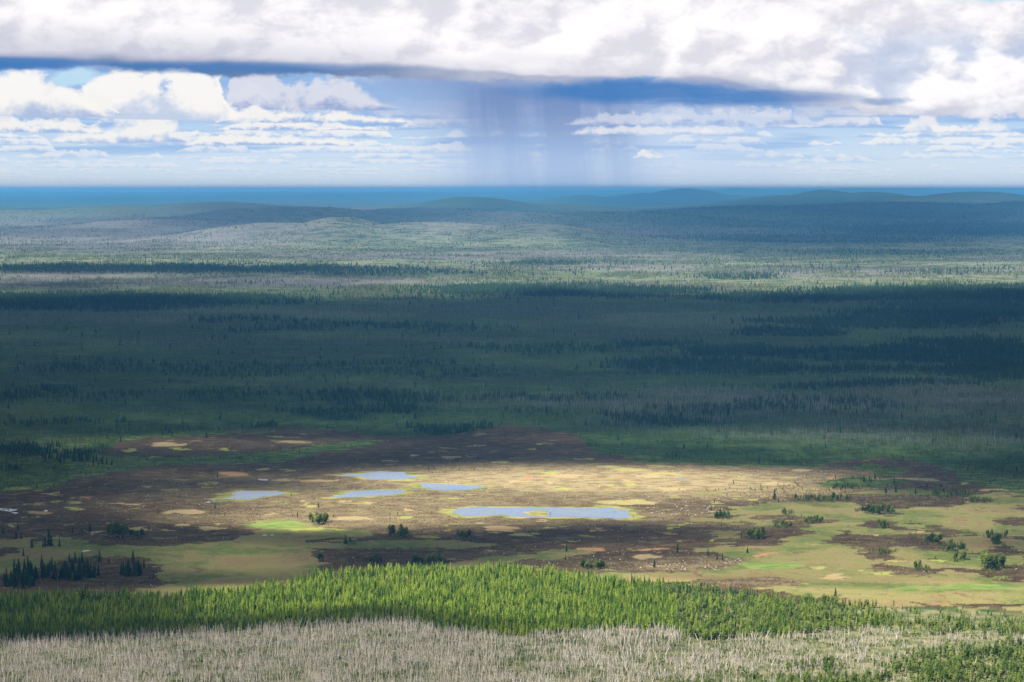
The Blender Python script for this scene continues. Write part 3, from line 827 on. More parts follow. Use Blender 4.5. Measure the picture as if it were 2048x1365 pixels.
def sprays(n, r0, z0, seed, droop=0.25, wid=0.35, power=0.8, core=True, tip=1.0, round_=False):
    """many separate drooping branches, each two narrow triangles"""
    r = np.random.default_rng(seed)
    V, T = [], []
    for i in range(n):
        t_ = (i + r.uniform(0, 1)) / n
        zz = z0 + (tip - z0) * t_
        if round_: rad = r0 * (math.sin(math.pi * (0.12 + 0.83 * t_)) ** 0.7)
        else: rad = r0 * (1 - t_) ** power + 0.012
        rad *= r.uniform(0.6, 1.25)
        a = r.uniform(0, 6.283)
        cx, cy = math.cos(a), math.sin(a)
        w = rad * wid * r.uniform(0.7, 1.3) + 0.008
        zd = -droop * rad * r.uniform(0.2, 1.6) + (0.35 * rad if round_ else 0)
        b = len(V)
        in_ = 0.12 * rad
        V += [(cx * in_, cy * in_, zz + 0.02), (cx * rad * 0.6 - cy * w, cy * rad * 0.6 + cx * w, zz + zd * 0.55 - 0.012),
              (cx * rad, cy * rad, zz + zd), (cx * rad * 0.6 + cy * w, cy * rad * 0.6 - cx * w, zz + zd * 0.55 - 0.012), (cx * rad * 0.55, cy * rad * 0.55, zz + zd * 0.4 + 0.03)]
        T += [(b, b + 1, b + 4), (b + 1, b + 2, b + 4), (b, b + 4, b + 3), (b + 4, b + 2, b + 3)]
    V, T = np.array(V), np.array(T)
    if core:
        cv, ct = cone_layers(3, 5, r0 * 0.45, z0 + 0.02, seed + 5)
        if round_: cv[:, 2] = z0 + (cv[:, 2] - z0) * 0.85
        T = np.concatenate([T, ct + len(V)]); V = np.concatenate([V, cv])
    return V, T

def stick(r0, r1, h, sides=4, lean=0.0, stubs=0, seed=0, z0=0.0):
    r = np.random.default_rng(seed)
    V, T = [], []
    segs = 3
    lx, ly = r.normal(0, lean), r.normal(0, lean)
    bend = r.normal(0, lean * 0.4, 2)
    def pt(t_): return np.array([lx * t_ + bend[0] * t_ * t_, ly * t_ + bend[1] * t_ * t_, z0 + (h - z0) * t_])
    for k in range(segs + 1):
        t_ = k / segs
        c_ = pt(t_); rad = r0 + (r1 - r0) * t_
        for s in range(sides):
            a = 6.2832 * s / sides
            V.append((c_[0] + rad * math.cos(a), c_[1] + rad * math.sin(a), c_[2]))
    for k in range(segs):
        for s in range(sides):
            a, b = k * sides + s, k * sides + (s + 1) % sides
            T += [(a, b, b + sides), (a, b + sides, a + sides)]
    V = [tuple(q) for q in V]
    b0_ = len(V); nt0 = len(T)
    for k in range(stubs):
        t_ = r.uniform(0.35, 0.97); c_ = pt(t_); a = r.uniform(0, 6.283); L = r.uniform(0.04, 0.13) * (1.2 - t_ * 0.7)
        q = r0 * 0.5
        e = c_ + np.array([math.cos(a) * L, math.sin(a) * L, L * r.uniform(-0.3, 0.7)])
        b = len(V)
        V += [(c_[0], c_[1], c_[2] + q), (c_[0] - math.sin(a) * q, c_[1] + math.cos(a) * q, c_[2] - q), (c_[0] + math.sin(a) * q, c_[1] - math.cos(a) * q, c_[2] - q), tuple(e)]
        T += [(b, b + 1, b + 3), (b + 1, b + 2, b + 3), (b + 2, b, b + 3)]
    return np.array(V), np.array(T), b0_, nt0

def merge(*vt):
    V, T, n = [], [], 0
    for v, t_ in vt:
        V.append(v); T.append(t_ + n); n += len(v)
    return np.concatenate(V), np.concatenate(T)

def scatter(name, x, d, h, w, templates, mat, label, group=None, zoff=-0.2, seed=1, extra=None, rot=True):
    """one mesh of many plants: kind stuff"""
    r = np.random.default_rng(seed)
    n = len(x)
    which = r.integers(0, len(templates), n)
    z = zfull(x, d) + zoff
    ang = r.uniform(0, 6.283, n); tint = r.uniform(0, 1, n)
    Vs, Ts, Ti, off = [], [], [], 0
    for k, (v, t_) in enumerate(templates):
        s = np.where(which == k)[0]
        if not len(s): continue
        ca, sa = np.cos(ang[s])[:, None], np.sin(ang[s])[:, None]
        vx = (v[None, :, 0] * ca - v[None, :, 1] * sa) * w[s][:, None] + x[s][:, None]
        vy = (v[None, :, 0] * sa + v[None, :, 1] * ca) * w[s][:, None] + d[s][:, None]
        vz = v[None, :, 2] * h[s][:, None] + z[s][:, None]
        Vs.append(np.stack([vx, vy, vz], -1).reshape(-1, 3))
        Ts.append((t_[None] + (np.arange(len(s)) * len(v))[:, None, None] + off).reshape(-1, 3))
        Ti.append(np.repeat(tint[s], len(v)))
        off += len(s) * len(v)
    me = mesh_np(name, np.concatenate(Vs), np.concatenate(Ts), mat, {'tint': ('FLOAT', np.concatenate(Ti))})
    return tag(link(name, me), label, kind='stuff')

def leafmat(name, c0, c1, c2, transl=0.3, patch=0.01, grey=None):
    m, gm = material(name)
    geo = gm.node('ShaderNodeNewGeometry'); oi = gm.node('ShaderNodeObjectInfo')
    P = E(gm, geo.outputs['Position'])
    t_ = gm.attr('tint')
    rnd = E(gm, oi.outputs['Random'])
    n = gm.noise(P, patch, 4, 0.6)
    k = (t_ * 0.75 + n * 1.3 - 0.52 + rnd * 0.2).clamp()
    col = gm.mix(gm.ss(0.0, 0.55, k), c0, c1)
    col = gm.mix(gm.ss(0.5, 0.95, k), col, c2)
    n2 = gm.noise(P, 1.3, 2, 0.6)
    col = gm.mix(gm.ss(0.35, 0.7, n2) * 0.35, col, c0)
    surface(gm, col, transl=transl)
    return m

m_larch = leafmat('larch_needles', (0.038, 0.085, 0.014), (0.130, 0.225, 0.024), (0.330, 0.410, 0.060), 0.5, 0.028)
m_spruce = leafmat('spruce_needles', (0.013, 0.032, 0.016), (0.024, 0.050, 0.022), (0.040, 0.074, 0.028), 0.15, 0.02)
m_birch = leafmat('birch_leaves', (0.055, 0.100, 0.024), (0.125, 0.185, 0.040), (0.26, 0.31, 0.075), 0.4, 0.03)
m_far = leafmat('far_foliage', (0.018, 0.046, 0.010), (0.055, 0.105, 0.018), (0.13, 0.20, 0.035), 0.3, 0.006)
m_sunny = leafmat('sunlit_regrowth', (0.060, 0.085, 0.035), (0.13, 0.16, 0.06), (0.22, 0.25, 0.10), 0.35, 0.004)  # lighter copy of the far foliage, with the plain's sunlight in its colour
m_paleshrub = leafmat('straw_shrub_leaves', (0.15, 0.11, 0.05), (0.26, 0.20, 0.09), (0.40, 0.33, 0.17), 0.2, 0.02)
m_sedge = leafmat('sedge', (0.070, 0.075, 0.024), (0.150, 0.140, 0.045), (0.28, 0.23, 0.09), 0.25, 0.03)
m_shrub = leafmat('shrub_leaves', (0.040, 0.026, 0.014), (0.078, 0.052, 0.025), (0.14, 0.105, 0.042), 0.2, 0.02)

def barkmat(name, c0, c1):
    m, gm = material(name)
    geo = gm.node('ShaderNodeNewGeometry')
    P = E(gm, geo.outputs['Position'])
    n = gm.noise(P, 1.1, 3, 0.6)
    t_ = gm.attr('tint')
    surface(gm, gm.mix((gm.ss(0.35, 0.65, n) * 0.5 + t_ * 0.6).clamp(), c0, c1), 0.9, 0.1)
    return m
m_dead = barkmat('bleached_wood', (0.25, 0.215, 0.175), (0.70, 0.615, 0.52))
m_greyw = barkmat('grey_wood', (0.16, 0.145, 0.148), (0.40, 0.36, 0.365))
m_bark = barkmat('bark', (0.08, 0.06, 0.045), (0.16, 0.13, 0.10))
m_birchbark = barkmat('birch_bark', (0.40, 0.38, 0.35), (0.68, 0.66, 0.62))
m_rock, gm = material('pale_stone')
surface(gm, gm.mix(gm.attr('tint'), (0.20, 0.19, 0.17), (0.62, 0.58, 0.50)), 0.9, 0.2)

def pixels(n, x0, x1, y0, y1, seed):
    r = np.random.default_rng(seed)
    return r.uniform(x0, x1, n), r.uniform(y0, y1, n)

def rnd(seed, n, a, b):
    return np.random.default_rng(seed).uniform(a, b, n)

# ------------------------------------------------------------------ one-by-one trees
def variants(kind, n):
    out = []
    for s in range(n):
        if kind == 'larch':
            tr = stick(0.016, 0.004, 0.93, 5, 0.012, 0, s); out.append((tr[:2], sprays(95, 0.17, 0.10, s * 7 + 1, 0.25, 0.40, 0.75)))
        if kind == 'spruce':
            tr = stick(0.018, 0.004, 0.95, 5, 0.01, 0, s); out.append((tr[:2], sprays(95, 0.155, 0.05, s * 7 + 2, 0.55, 0.45, 0.7)))
        if kind == 'birch':
            tr = stick(0.014, 0.005, 0.90, 5, 0.03, 0, s); out.append((tr[:2], sprays(100, 0.20, 0.22, s * 7 + 3, 0.3, 0.5, 0.8, round_=True)))
        if kind == 'dead':
            v, t_, b0_, nt0 = stick(0.020, 0.007, 1.0, 5, 0.035, 9, s)
            out.append(((v, t_), (v, t_)))
    return out

PROTO = {}
for kind, mt, mc in (('larch', m_bark, m_larch), ('spruce', m_bark, m_spruce), ('birch', m_birchbark, m_birch), ('dead', m_dead, m_dead)):
    L = []
    for i, (tr, cr) in enumerate(variants(kind, 6)):
        rr = np.random.default_rng(i + 5)
        ms = [mesh_np('trunk', tr[0], tr[1], mt, {'tint': ('FLOAT', np.full(len(tr[0]), rr.uniform(0, 1)))}),
              mesh_np('crown', cr[0], cr[1], mc, {'tint': ('FLOAT', np.full(len(cr[0]), rr.uniform(0.1, 0.9)))})]
        L.append(ms)
    PROTO[kind] = L
NAMES = {'larch': ('larch_tree', 'larch', 'crown'), 'spruce': ('spruce_tree', 'spruce tree', 'crown'), 'birch': ('birch_tree', 'birch tree', 'crown'), 'dead': ('dead_tree', 'dead tree', 'branches')}
CNT = {k: 0 for k in NAMES}
r_t = random.Random(4)
def tree(kind, x, d, h, label, group=None, w=None):
    nm, cat, cr = NAMES[kind]
    o = bpy.data.objects.new(nm, None)
    COL.objects.link(o)
    zz = float(zfull(np.array([x]), np.array([d]))[0])
    o.location = (x, d, zz - 0.1)
    o.rotation_euler = (0, 0, r_t.uniform(0, 6.28))
    ww = h if w is None else w
    o.scale = (ww, ww, h)
    tag(o, label, cat, group)
    ms = PROTO[kind][r_t.randrange(6)]
    if kind == 'dead':
        loc, rot, sc_ = o.location.copy(), o.rotation_euler.copy(), o.scale.copy()
        bpy.data.objects.remove(o)
        o = link(nm, ms[0]); o.location, o.rotation_euler, o.scale = loc, rot, sc_
        CNT[kind] += 1
        return tag(o, label, cat, group)
    link('trunk', ms[0], o); link(cr, ms[1], o)
    CNT[kind] += 1
    return o

def hpx(px_h, d): return px_h * d / F        # height in metres of something px_h photo pixels tall

# lone spruces and dark trees on the bog: x, foot y, height px, label
LONE = [(1355, 1106, 20, 'broad dark spruce alone on brown bog right of the tan pools'), (1416, 1113, 15, 'slim dark spruce at the left tip of the orange meadow'), (1434, 1120, 13, 'small dark spruce beside the pale stones'),
        (1445, 1121, 15, 'dark spruce just right of a smaller one by the pale stones'), (1309, 1135, 17, 'dark spruce in front of the oval tan patch'), (1202, 1131, 15, 'narrow dark spruce above the birch scrub'), (1133, 1103, 14, 'thin dark spruce left of the orange patch'),
        (1131, 1119, 9, 'short dark spruce below a taller thin one'), (1549, 999, 20, 'tall pointed spruce at the edge of the sunny meadow'), (1557, 1005, 9, 'low dark bush spruce right of the tall pointed spruce'), (1422, 1021, 12, 'dark spruce above the round birch bush'), (1429, 1006, 8, 'little spruce on the sunny heath'),
        (1467, 968, 8, 'small green spruce alone on the pale heath'), (1728, 964, 13, 'left one of three dark spruces in a row'), (1739, 962, 12, 'middle one of three dark spruces in a row'), (1750, 959, 12, 'right one of three dark spruces in a row'), (1789, 966, 10, 'dark spruce on its own right of the row of three'),
        (1854, 975, 9, 'slim spruce above the tan clearing at the right'), (1882, 974, 7, 'short spruce right of the slim one at the clearing'), (1772, 987, 14, 'leaning thin spruce on the tan clearing'), (1792, 985, 15, 'straight thin spruce on the tan clearing'), (1831, 988, 11, 'bent thin spruce at the right of the tan clearing'),
        (241, 884, 13, 'square dark spruce above the yellow oval patch'), (325, 872, 9, 'spruce on the green strip beyond the brown bog'), (413, 876, 13, 'slim spruce right on the green strip'), (345, 873, 8, 'pair-like low spruce on the green strip'), (484, 862, 15, 'tallest spruce at the forest edge by the green strip'),
        (435, 956, 9, 'bushy green tree left of the salmon patch'), (358, 994, 6, 'tiny spruce beneath the orange strip'), (430, 1018, 11, 'spruce at the tail of the left lake'), (582, 992, 7, 'spruce at the right end of the left lake'), (637, 1015, 10, 'spruce between the left lake and the long lake'),
        (595, 1034, 10, 'thin spruce left of the birch clump in the sun'), (585, 1035, 6, 'short spruce left of the thin one'), (970, 1064, 8, 'small dark post-like spruce by the tan patch'), (1064, 1062, 6, 'tiny spruce below the lake island'), (216, 1014, 6, 'small spruce amid the brown left bog'), (260, 1040, 6, 'tiny spruce on the stony left bog'),
        (230, 1052, 10, 'spruce above the dark birch clump'), (298, 1060, 11, 'dark spruce right of the dark birch clump'), (145, 1066, 12, 'dark spruce left of a larger one'), (180, 1064, 17, 'broad dark spruce left of the dark clump'), (163, 1063, 8, 'little spruce between two larger dark ones'),
        (6, 1068, 15, 'dark spruce at the far left edge of the bog'), (32, 1078, 18, 'spruce on the left knoll with dark ground'), (36, 1060, 14, 'tall thin spruce atop the left knoll'), (42, 1078, 13, 'shorter spruce right on the left knoll'), (64, 1096, 18, 'spruce at the left edge of the meadow'),
        (98, 1092, 34, 'tallest dark spruce beside the left meadow'), (90, 1093, 20, 'shorter spruce leaning on the tallest one'), (103, 1092, 22, 'right hand companion of the tallest dark spruce'), (86, 1095, 14, 'small spruce at the foot of the tallest one'), (119, 1093, 16, 'bare grey-green spruce on the meadow rim'), (47, 1112, 14, 'spruce on the dark spit into the meadow'),
        (12, 1144, 11, 'dark stump-like spruce at the left meadow edge'), (199, 1124, 24, 'dark spruce standing highest on the wooded island'), (150, 1126, 22, 'dark spruce left of the highest one on the wooded island'), (164, 1128, 24, 'broad spruce in the middle of the wooded island'), (139, 1126, 18, 'grey thin spruce on the wooded island'), (266, 1130, 30, 'tall pointed spruce at the right end of the wooded island'),
        (256, 1142, 24, 'spruce left of the tall pointed one'), (277, 1140, 22, 'spruce right of the tall pointed one'), (288, 1136, 18, 'outermost spruce at the right of the wooded island'), (218, 1128, 14, 'slender spruce standing between meadow and island'), (307, 1158, 12, 'last small spruce on the island tip'), (299, 1160, 8, 'stub of a spruce beside the island tip'),
        (1977, 1076, 17, 'pointed spruce in the clump at the right meadow'), (1671, 1193, 17, 'dark spire of a spruce at the edge of the birch scrub'), (1495, 1106, 12, 'spruce on the pink rocky knoll in the meadow'), (1483, 1076, 10, 'spruce left of the dark square clump'), (160, 918, 10, 'spruce in the dark left grove'), (1120, 785, 9, 'spruce rising above the shaded forest')]
for (px, py, hp, lab) in LONE:
    x, d = ground(px, py)
    h = hpx(hp * 1.05, float(d))
    tree('spruce', float(x), float(d), h, lab, w=h * r_t.uniform(1.0, 1.5))
# stands: centre, half sizes, count, height px, kind, label
STANDS = [(110, 1150, 90, 14, 90, 22, 'spruce', 'dark spruce in the thick of the wooded island by the meadow', 'spruces on the wooded island'), (30, 1170, 40, 10, 34, 22, 'spruce', 'dark spruce in the left corner of the wooded island', 'spruces in the island corner'),
          (262, 1146, 24, 8, 24, 20, 'spruce', 'dark spruce in the cluster at the right of the wooded island', 'spruces at the island end'), (140, 920, 60, 7, 34, 15, 'spruce', 'dark spruce in the grove on the green left band', 'grove on the green band'), (205, 928, 25, 6, 10, 12, 'spruce', 'spruce in the looser group right of the dark grove', 'group beside the grove'),
          (235, 1074, 17, 3, 14, 22, 'birch', 'dark leafy birch in the square clump on the left bog', 'square clump on the left bog'), (274, 1074, 15, 3, 9, 12, 'birch', 'low birch trailing right of the square clump', 'low birches right of the square clump'), (637, 1045, 20, 5, 16, 16, 'birch', 'sunlit birch in the clump left of the long lake', 'sunlit birch clump'),
          (797, 1072, 22, 4, 14, 16, 'birch', 'dark birch in the clump below the narrow lake', 'clump below the narrow lake'), (700, 1090, 12, 4, 6, 15, 'birch', 'birch in the small dark clump above the meadow', 'small clump above the meadow'), (926, 1075, 13, 4, 8, 14, 'birch', 'birch in the clump below the left end of the long lake', 'clump below the long lake'),
          (860, 1128, 40, 4, 20, 16, 'birch', 'dark birch just behind the bright larch wood', 'birches behind the larch wood'), (745, 1124, 18, 3, 8, 12, 'birch', 'small birch behind the bright larch wood', 'small birches behind the wood'), (638, 1122, 8, 3, 4, 14, 'birch', 'birch at the end of the brown strip', 'birches at the strip end'),
          (1185, 1135, 24, 5, 14, 14, 'birch', 'pale birch in the scrub at the bog edge', 'scrub at the bog edge'), (1512, 1076, 19, 4, 14, 15, 'birch', 'dark birch in the square clump in the right bog', 'square clump in the right bog'), (1447, 1036, 18, 4, 10, 12, 'birch', 'birch in the rounded clump beside the stony heath', 'rounded clump by the stones'),
          (1575, 1028, 12, 3, 6, 10, 'birch', 'birch on the small wooded knoll in the meadow', 'small wooded knoll'), (1625, 1045, 20, 3, 12, 11, 'birch', 'birch in the green hedge on the brown island', 'green hedge on the island'), (1565, 1055, 18, 4, 8, 12, 'birch', 'birch left of the green hedge', 'birches left of the hedge'),
          (1757, 1025, 33, 5, 28, 13, 'birch', 'young birch on the oval islet in the meadow', 'birches on the oval islet'), (1768, 1055, 10, 3, 8, 13, 'birch', 'birch in the cubical clump on the heath', 'cubical clump'), (1645, 1000, 60, 4, 26, 10, 'birch', 'low birch in the row beyond the meadow', 'row beyond the meadow'),
          (1690, 978, 30, 3, 12, 9, 'birch', 'low birch on the far rim of the tan clearing', 'rim of the tan clearing'), (1865, 1086, 20, 5, 10, 14, 'birch', 'birch left of the round tan meadow', 'birches left of the round meadow'), (1990, 1075, 25, 4, 8, 11, 'birch', 'birch in the dark clump above the right pool', 'clump above the right pool'),
          (1905, 1100, 28, 6, 12, 14, 'birch', 'white stemmed birch in the bushy strip at the right', 'bushy strip'), (1993, 1088, 9, 3, 6, 18, 'birch', 'tall round birch beside the right meadow', 'tall round birches'), (1985, 1135, 22, 7, 16, 24, 'birch', 'big bright birch in the right hand thicket', 'right hand thicket'), (1915, 1120, 14, 4, 6, 16, 'birch', 'birch left of the bright thicket', 'birches left of the thicket'),
          (1845, 1140, 18, 4, 9, 16, 'birch', 'blue-green birch in the clump on the lower heath', 'clump on the lower heath'), (1768, 1107, 16, 3, 5, 16, 'birch', 'dark birch by the lower tan patch', 'birches by the lower tan patch'), (1960, 1003, 24, 4, 12, 12, 'birch', 'birch in the thicket under the dark forest', 'thicket under the dark forest'), (1905, 990, 45, 6, 14, 10, 'birch', 'birch in the scrub beyond the right meadow', 'scrub beyond the right meadow')]
MAXK = 298
for si, (cx, cy, rx_, ry_, n, hp, kind, lab, grp) in enumerate(STANDS):
    rs = random.Random(si * 31 + 7)
    for k in range(n):
        if CNT[kind] >= MAXK: break
        a = rs.uniform(0, 6.283); q = math.sqrt(rs.random())
        x, d = ground(cx + rx_ * q * math.cos(a), cy + ry_ * q * math.sin(a))
        h = hpx(hp * 1.2 * rs.uniform(0.6, 1.15), float(d))
        tree(kind, float(x), float(d), h, lab, grp, w=h * rs.uniform(0.9, 1.5) * (1.15 if kind == 'birch' else 1))

# --- where the near forests stand
def forest_points(n, y0, y1, seed, keep):
    px, py = pixels(n, -350, 2400, y0, y1, seed)
    x, d = ground(px, py)
    k = keep(px, py, x, d)
    return x[k], d[k], px[k], py[k]

def keep_larch(px, py, x, d):
    _, wy = warped(x, d, px, py, 0.5)
    y1 = np.interp(px, *Y1); y2 = np.interp(px, *Y2)
    dens = np.where(px < 1450, 1.0, np.interp(px, [1450, 1750, 2100], [0.95, 0.6, 0.5]))
    clump = sstep(0.30, 0.55, fbm(x / 28, d / 28, 3, 12))
    dens = dens * np.where(px < 1330, 0.75 + 0.25 * clump, np.interp(px, [1330, 1700], [0.6, 0.25]) + np.interp(px, [1330, 1700], [0.4, 0.75]) * clump)
    # open strip between meadow and birch row on the right
    dens = dens * np.where((px > 1750) & (py < 1238), 0.2, 1)
    return (wy > y2) & (wy < y1) & (RNG.uniform(0, 1, px.shape) < dens * 0.9)
LX, LD, LPX, LPY = forest_points(int(2750 * 150 * 0.15), 1138, 1292, 101, keep_larch)
is_larch = (LPX < 1350) | (RNG.uniform(0, 1, LPX.shape) < 0.35)
spr = (RNG.uniform(0, 1, LPX.shape) < np.where(fell(LPX, LPY, [(690, 1156, 60, 7, 1), (200, 1200, 40, 6, .8), (1420, 1190, 120, 8, .7), (1280, 1170, 100, 5, .5)]) > 0.3, 0.40, 0.07))
HL = hpx(1, LD) * np.interp(LPX, [0, 900, 1300, 1500, 2048], [18, 19, 18, 18, 16]) * RNG.uniform(0.40, 1.25, LX.shape) * (0.72 + 0.55 * fbm(LX / 24, LD / 24, 2, 66))
order = np.argsort(-LPY + 1000 * ((LPX < 5) | (LPX > 2043) | ~is_larch | spr))
pick = order[:MAXK]
stf = np.ones(LX.shape, bool); stf[pick] = False
for i in pick:
    side = 'left' if LPX[i] < 700 else ('middle' if LPX[i] < 1100 else 'right')
    lab = {'left': 'bright green larch in the front row behind the grey trunks, left part', 'middle': 'bright green larch in the front row where the wood bulges lowest', 'right': 'light green larch scattered at the open right end of the wood'}[side]
    tree('larch', float(LX[i]), float(LD[i]), float(HL[i]), lab, {'left': 'front row of larches at the left', 'middle': 'front row of larches in the middle', 'right': 'larches at the open right end'}[side], w=float(HL[i]) * r_t.uniform(0.8, 1.5))
t_l = [sprays(34, 0.19, 0.08, s + 200, 0.25, 0.5, 0.75) for s in range(5)]
t_b = [merge(sprays(26, 0.19, 0.2, s + 220, 0.3, 0.55, 0.8, round_=True), stick(0.012, 0.006, 0.6, 3, 0.02)[:2]) for s in range(5)]
t_s = [sprays(26, 0.14, 0.04, s + 240, 0.5, 0.55, 0.7) for s in range(5)]
a = stf & is_larch & ~spr
scatter('larch_forest', LX[a], LD[a], HL[a], HL[a] * RNG.uniform(0.75, 1.5, a.sum()), t_l, m_larch, 'dense bright green larch wood between the grey trunks and the bog', seed=2)
a = stf & spr
scatter('spruce_forest', LX[a], LD[a], HL[a] * 1.05, HL[a] * 1.0, t_s, m_spruce, 'darker spruces mixed into the bright larch wood', seed=3)
a = stf & ~is_larch & ~spr
scatter('birch_forest', LX[a], LD[a], HL[a] * 0.9, HL[a] * RNG.uniform(0.9, 1.3, a.sum()), t_b, m_birch, 'open light green birch wood at the right of the larches', seed=4)

# birch thicket in the bottom right corner and green saplings among the grey trunks
def keep_corner(px, py, x, d):
    m = fell(px, py, [(2030, 1350, 190, 44, .8), (1700, 1380, 150, 18, .8), (2250, 1330, 200, 60, 1), (1480, 1385, 120, 12, .5), (1640, 1338, 60, 10, .5)])
    return RNG.uniform(0, 1, px.shape) < m * sstep(0.28, 0.5, fbm(x / 22, d / 22, 3, 44)) * 0.9
BX, BD, BPX, BPY = forest_points(26000, 1285, 1440, 102, keep_corner)
HB = hpx(1, BD) * RNG.uniform(14, 27, BX.shape)
order = np.argsort(-BPY + 1000 * ((BPX < 5) | (BPX > 2043) | (BPY > 1378)))
pick = order[:max(0, MAXK - CNT['birch'])]
stf = np.ones(BX.shape, bool); stf[pick] = False
for i in pick:
    tree('birch', float(BX[i]), float(BD[i]), float(HB[i]), 'leafy green birch in the thicket in the bottom right corner', 'birch thicket in the bottom right corner', w=float(HB[i]) * r_t.uniform(1.0, 1.4))
scatter('birch_forest', BX[stf], BD[stf], HB[stf], HB[stf] * 1.15, t_b, m_birch, 'leafy green birch thicket spreading beyond the grey trunks', seed=6)
def keep_sap(px, py, x, d):
    return (py > np.interp(px, *Y1)) & (RNG.uniform(0, 1, px.shape) < sstep(0.42, 0.66, fbm(x / 20, d / 20, 3, 71)) + 0.10)
SX_, SD_, _, _ = forest_points(60000, 1240, 1440, 103, keep_sap)
hs = RNG.uniform(0.7, 2.6, SX_.shape)
scatter('undergrowth', SX_, SD_, hs, hs * 2.2, t_b[:3], m_birch, 'low green saplings between the bleached trunks', seed=7)

# dead forest
def keep_dead(px, py, x, d):
    _, wy = warped(x, d, px, py, 0.6)
    dens = np.interp(px, [0, 1000, 1350, 2100], [1.0, 0.95, 0.62, 0.5])
    cl = sstep(0.34, 0.60, fbm(x / 30, d / 30, 3, 52))
    dens = dens * np.where(px < 1000, 0.45 + 0.55 * cl, 0.15 + 0.85 * cl)
    corner = fell(px, py, [(2030, 1345, 190, 44, 1), (1700, 1385, 160, 24, .9)])
    return (wy > np.interp(px, *Y1)) & (RNG.uniform(0, 1, px.shape) < dens * (1 - 0.85 * corner))
TX, TD, TPX, TPY = forest_points(int(2750 * 190 * 0.135), 1238, 1428, 104, keep_dead)
HD = hpx(1, TD) * np.interp(TPX, [0, 1000, 1500, 2048], [17, 16.5, 15, 14]) * RNG.uniform(0.5, 1.25, TX.shape)
order = np.argsort(-TPY * 0.15 - HD * 2 + 1000 * ((TPX < 5) | (TPX > 2043) | (TPY > 1372) | (TPY < 1300)))
pick = order[:MAXK]
stf = np.ones(TX.shape, bool); stf[pick] = False
for i in pick:
    side = 'left' if TPX[i] < 900 else 'right'
    lab = {'left': 'tall bleached dead trunk in the dense grey stand along the bottom left', 'right': 'tall bleached dead trunk in the open stand along the bottom right'}[side]
    tree('dead', float(TX[i]), float(TD[i]), float(HD[i]), lab, {'left': 'dead trunks along the bottom left', 'right': 'dead trunks along the bottom right'}[side], w=float(HD[i]) * (1.3 if side == 'left' else 1.9))
t_d = [stick(0.022, 0.008, 1.0, 3, 0.05 if s < 9 else 0.22, 6, s)[:2] for s in range(12)]
scatter('dead_forest', TX[stf], TD[stf], HD[stf], HD[stf] * np.interp(TPX[stf], [0, 1000, 1400], [1.2, 1.3, 1.9]), t_d, m_dead, 'dense stand of bleached grey dead trunks in front of the larch wood', seed=8)
# fallen trunks
nf = 5000
k = RNG.integers(0, len(TX), nf)
fl = []
for s in range(5):
    v, t_, _, _ = stick(0.022, 0.010, 1.0, 3, 0.05, 3, s + 40)
    fl.append((v[:, [2, 1, 0]] + np.array([0, 0, 0.05]), t_))
lf = RNG.uniform(3, 7, nf)
scatter('fallen_wood', TX[k] + RNG.normal(0, 3, nf), TD[k] + RNG.normal(0, 3, nf), lf, lf, fl, m_dead, 'bleached fallen trunks lying between the standing ones', seed=9, zoff=0.0)

# ------------------------------------------------------------------ shaded mid forest and far woods
def mid(n, y0, y1, seed, py_pow=1.0):
    px, py = pixels(n, -420, 2470, y0, y1, seed)
    x, d = ground(px, py)
    return zones(x, d), x, d
cone3 = [cone_layers(2, 4, 0.17, 0.0, s + 300, 0.4) for s in range(5)]
cone2 = [cone_layers(1, 4, 0.17, 0.0, s + 320, 0.4) for s in range(5)]
bush3 = [sprays(7, 0.32, 0.05, s + 340, 0.2, 0.8, 0.6, core=False, round_=True) for s in range(5)]
pole3 = [stick(0.02, 0.009, 1.0, 3, 0.03, 0, s)[:2] for s in range(4)]

Zm, x, d = mid(430000, 596, 1000, 201)
n = len(x); u = RNG.uniform(0, 1, n)
inside = (Zm['py'] < Zm['y3'] + 2)
cl = fbm(x / 70, d / 90, 4, 81)
young = inside & (u < 0.16 + 0.62 * sstep(0.40, 0.60, cl)) & (Zm['wood'] < 0.5)
h = hpx(1, d) * np.interp(Zm['py'], [596, 700, 900], [4.5, 6, 8]) * RNG.uniform(0.5, 1.2, n)
a = young
scatter('young_forest', x[a], d[a], h[a], h[a] * 1.0, bush3, m_far, 'shaded green regrowth covering the plain beyond the bog', seed=11, zoff=-0.1)
sp = inside & (RNG.uniform(0, 1, n) < 0.002 + 0.60 * Zm['wood'] * sstep(0.36, 0.50, cl + 0.06))
h2 = hpx(1, d) * np.interp(Zm['py'], [596, 700, 900], [9.5, 10.5, 13]) * RNG.uniform(0.6, 1.2, n)
scatter('spruce_woods', x[sp], d[sp], h2[sp], h2[sp] * 1.15, cone3, m_spruce, 'dark spruce woods in belts across the shaded plain', seed=12)
gp = inside & (RNG.uniform(0, 1, n) < 0.015 + 0.22 * Zm['grey'])
h3 = hpx(1, d) * np.interp(Zm['py'], [596, 700, 900], [8, 9, 12]) * RNG.uniform(0.5, 1.2, n)
scatter('burnt_forest', x[gp], d[gp], h3[gp], h3[gp] * 1.3, pole3, m_greyw, 'grey burnt trunks standing over the regrowth in the shade', seed=13)

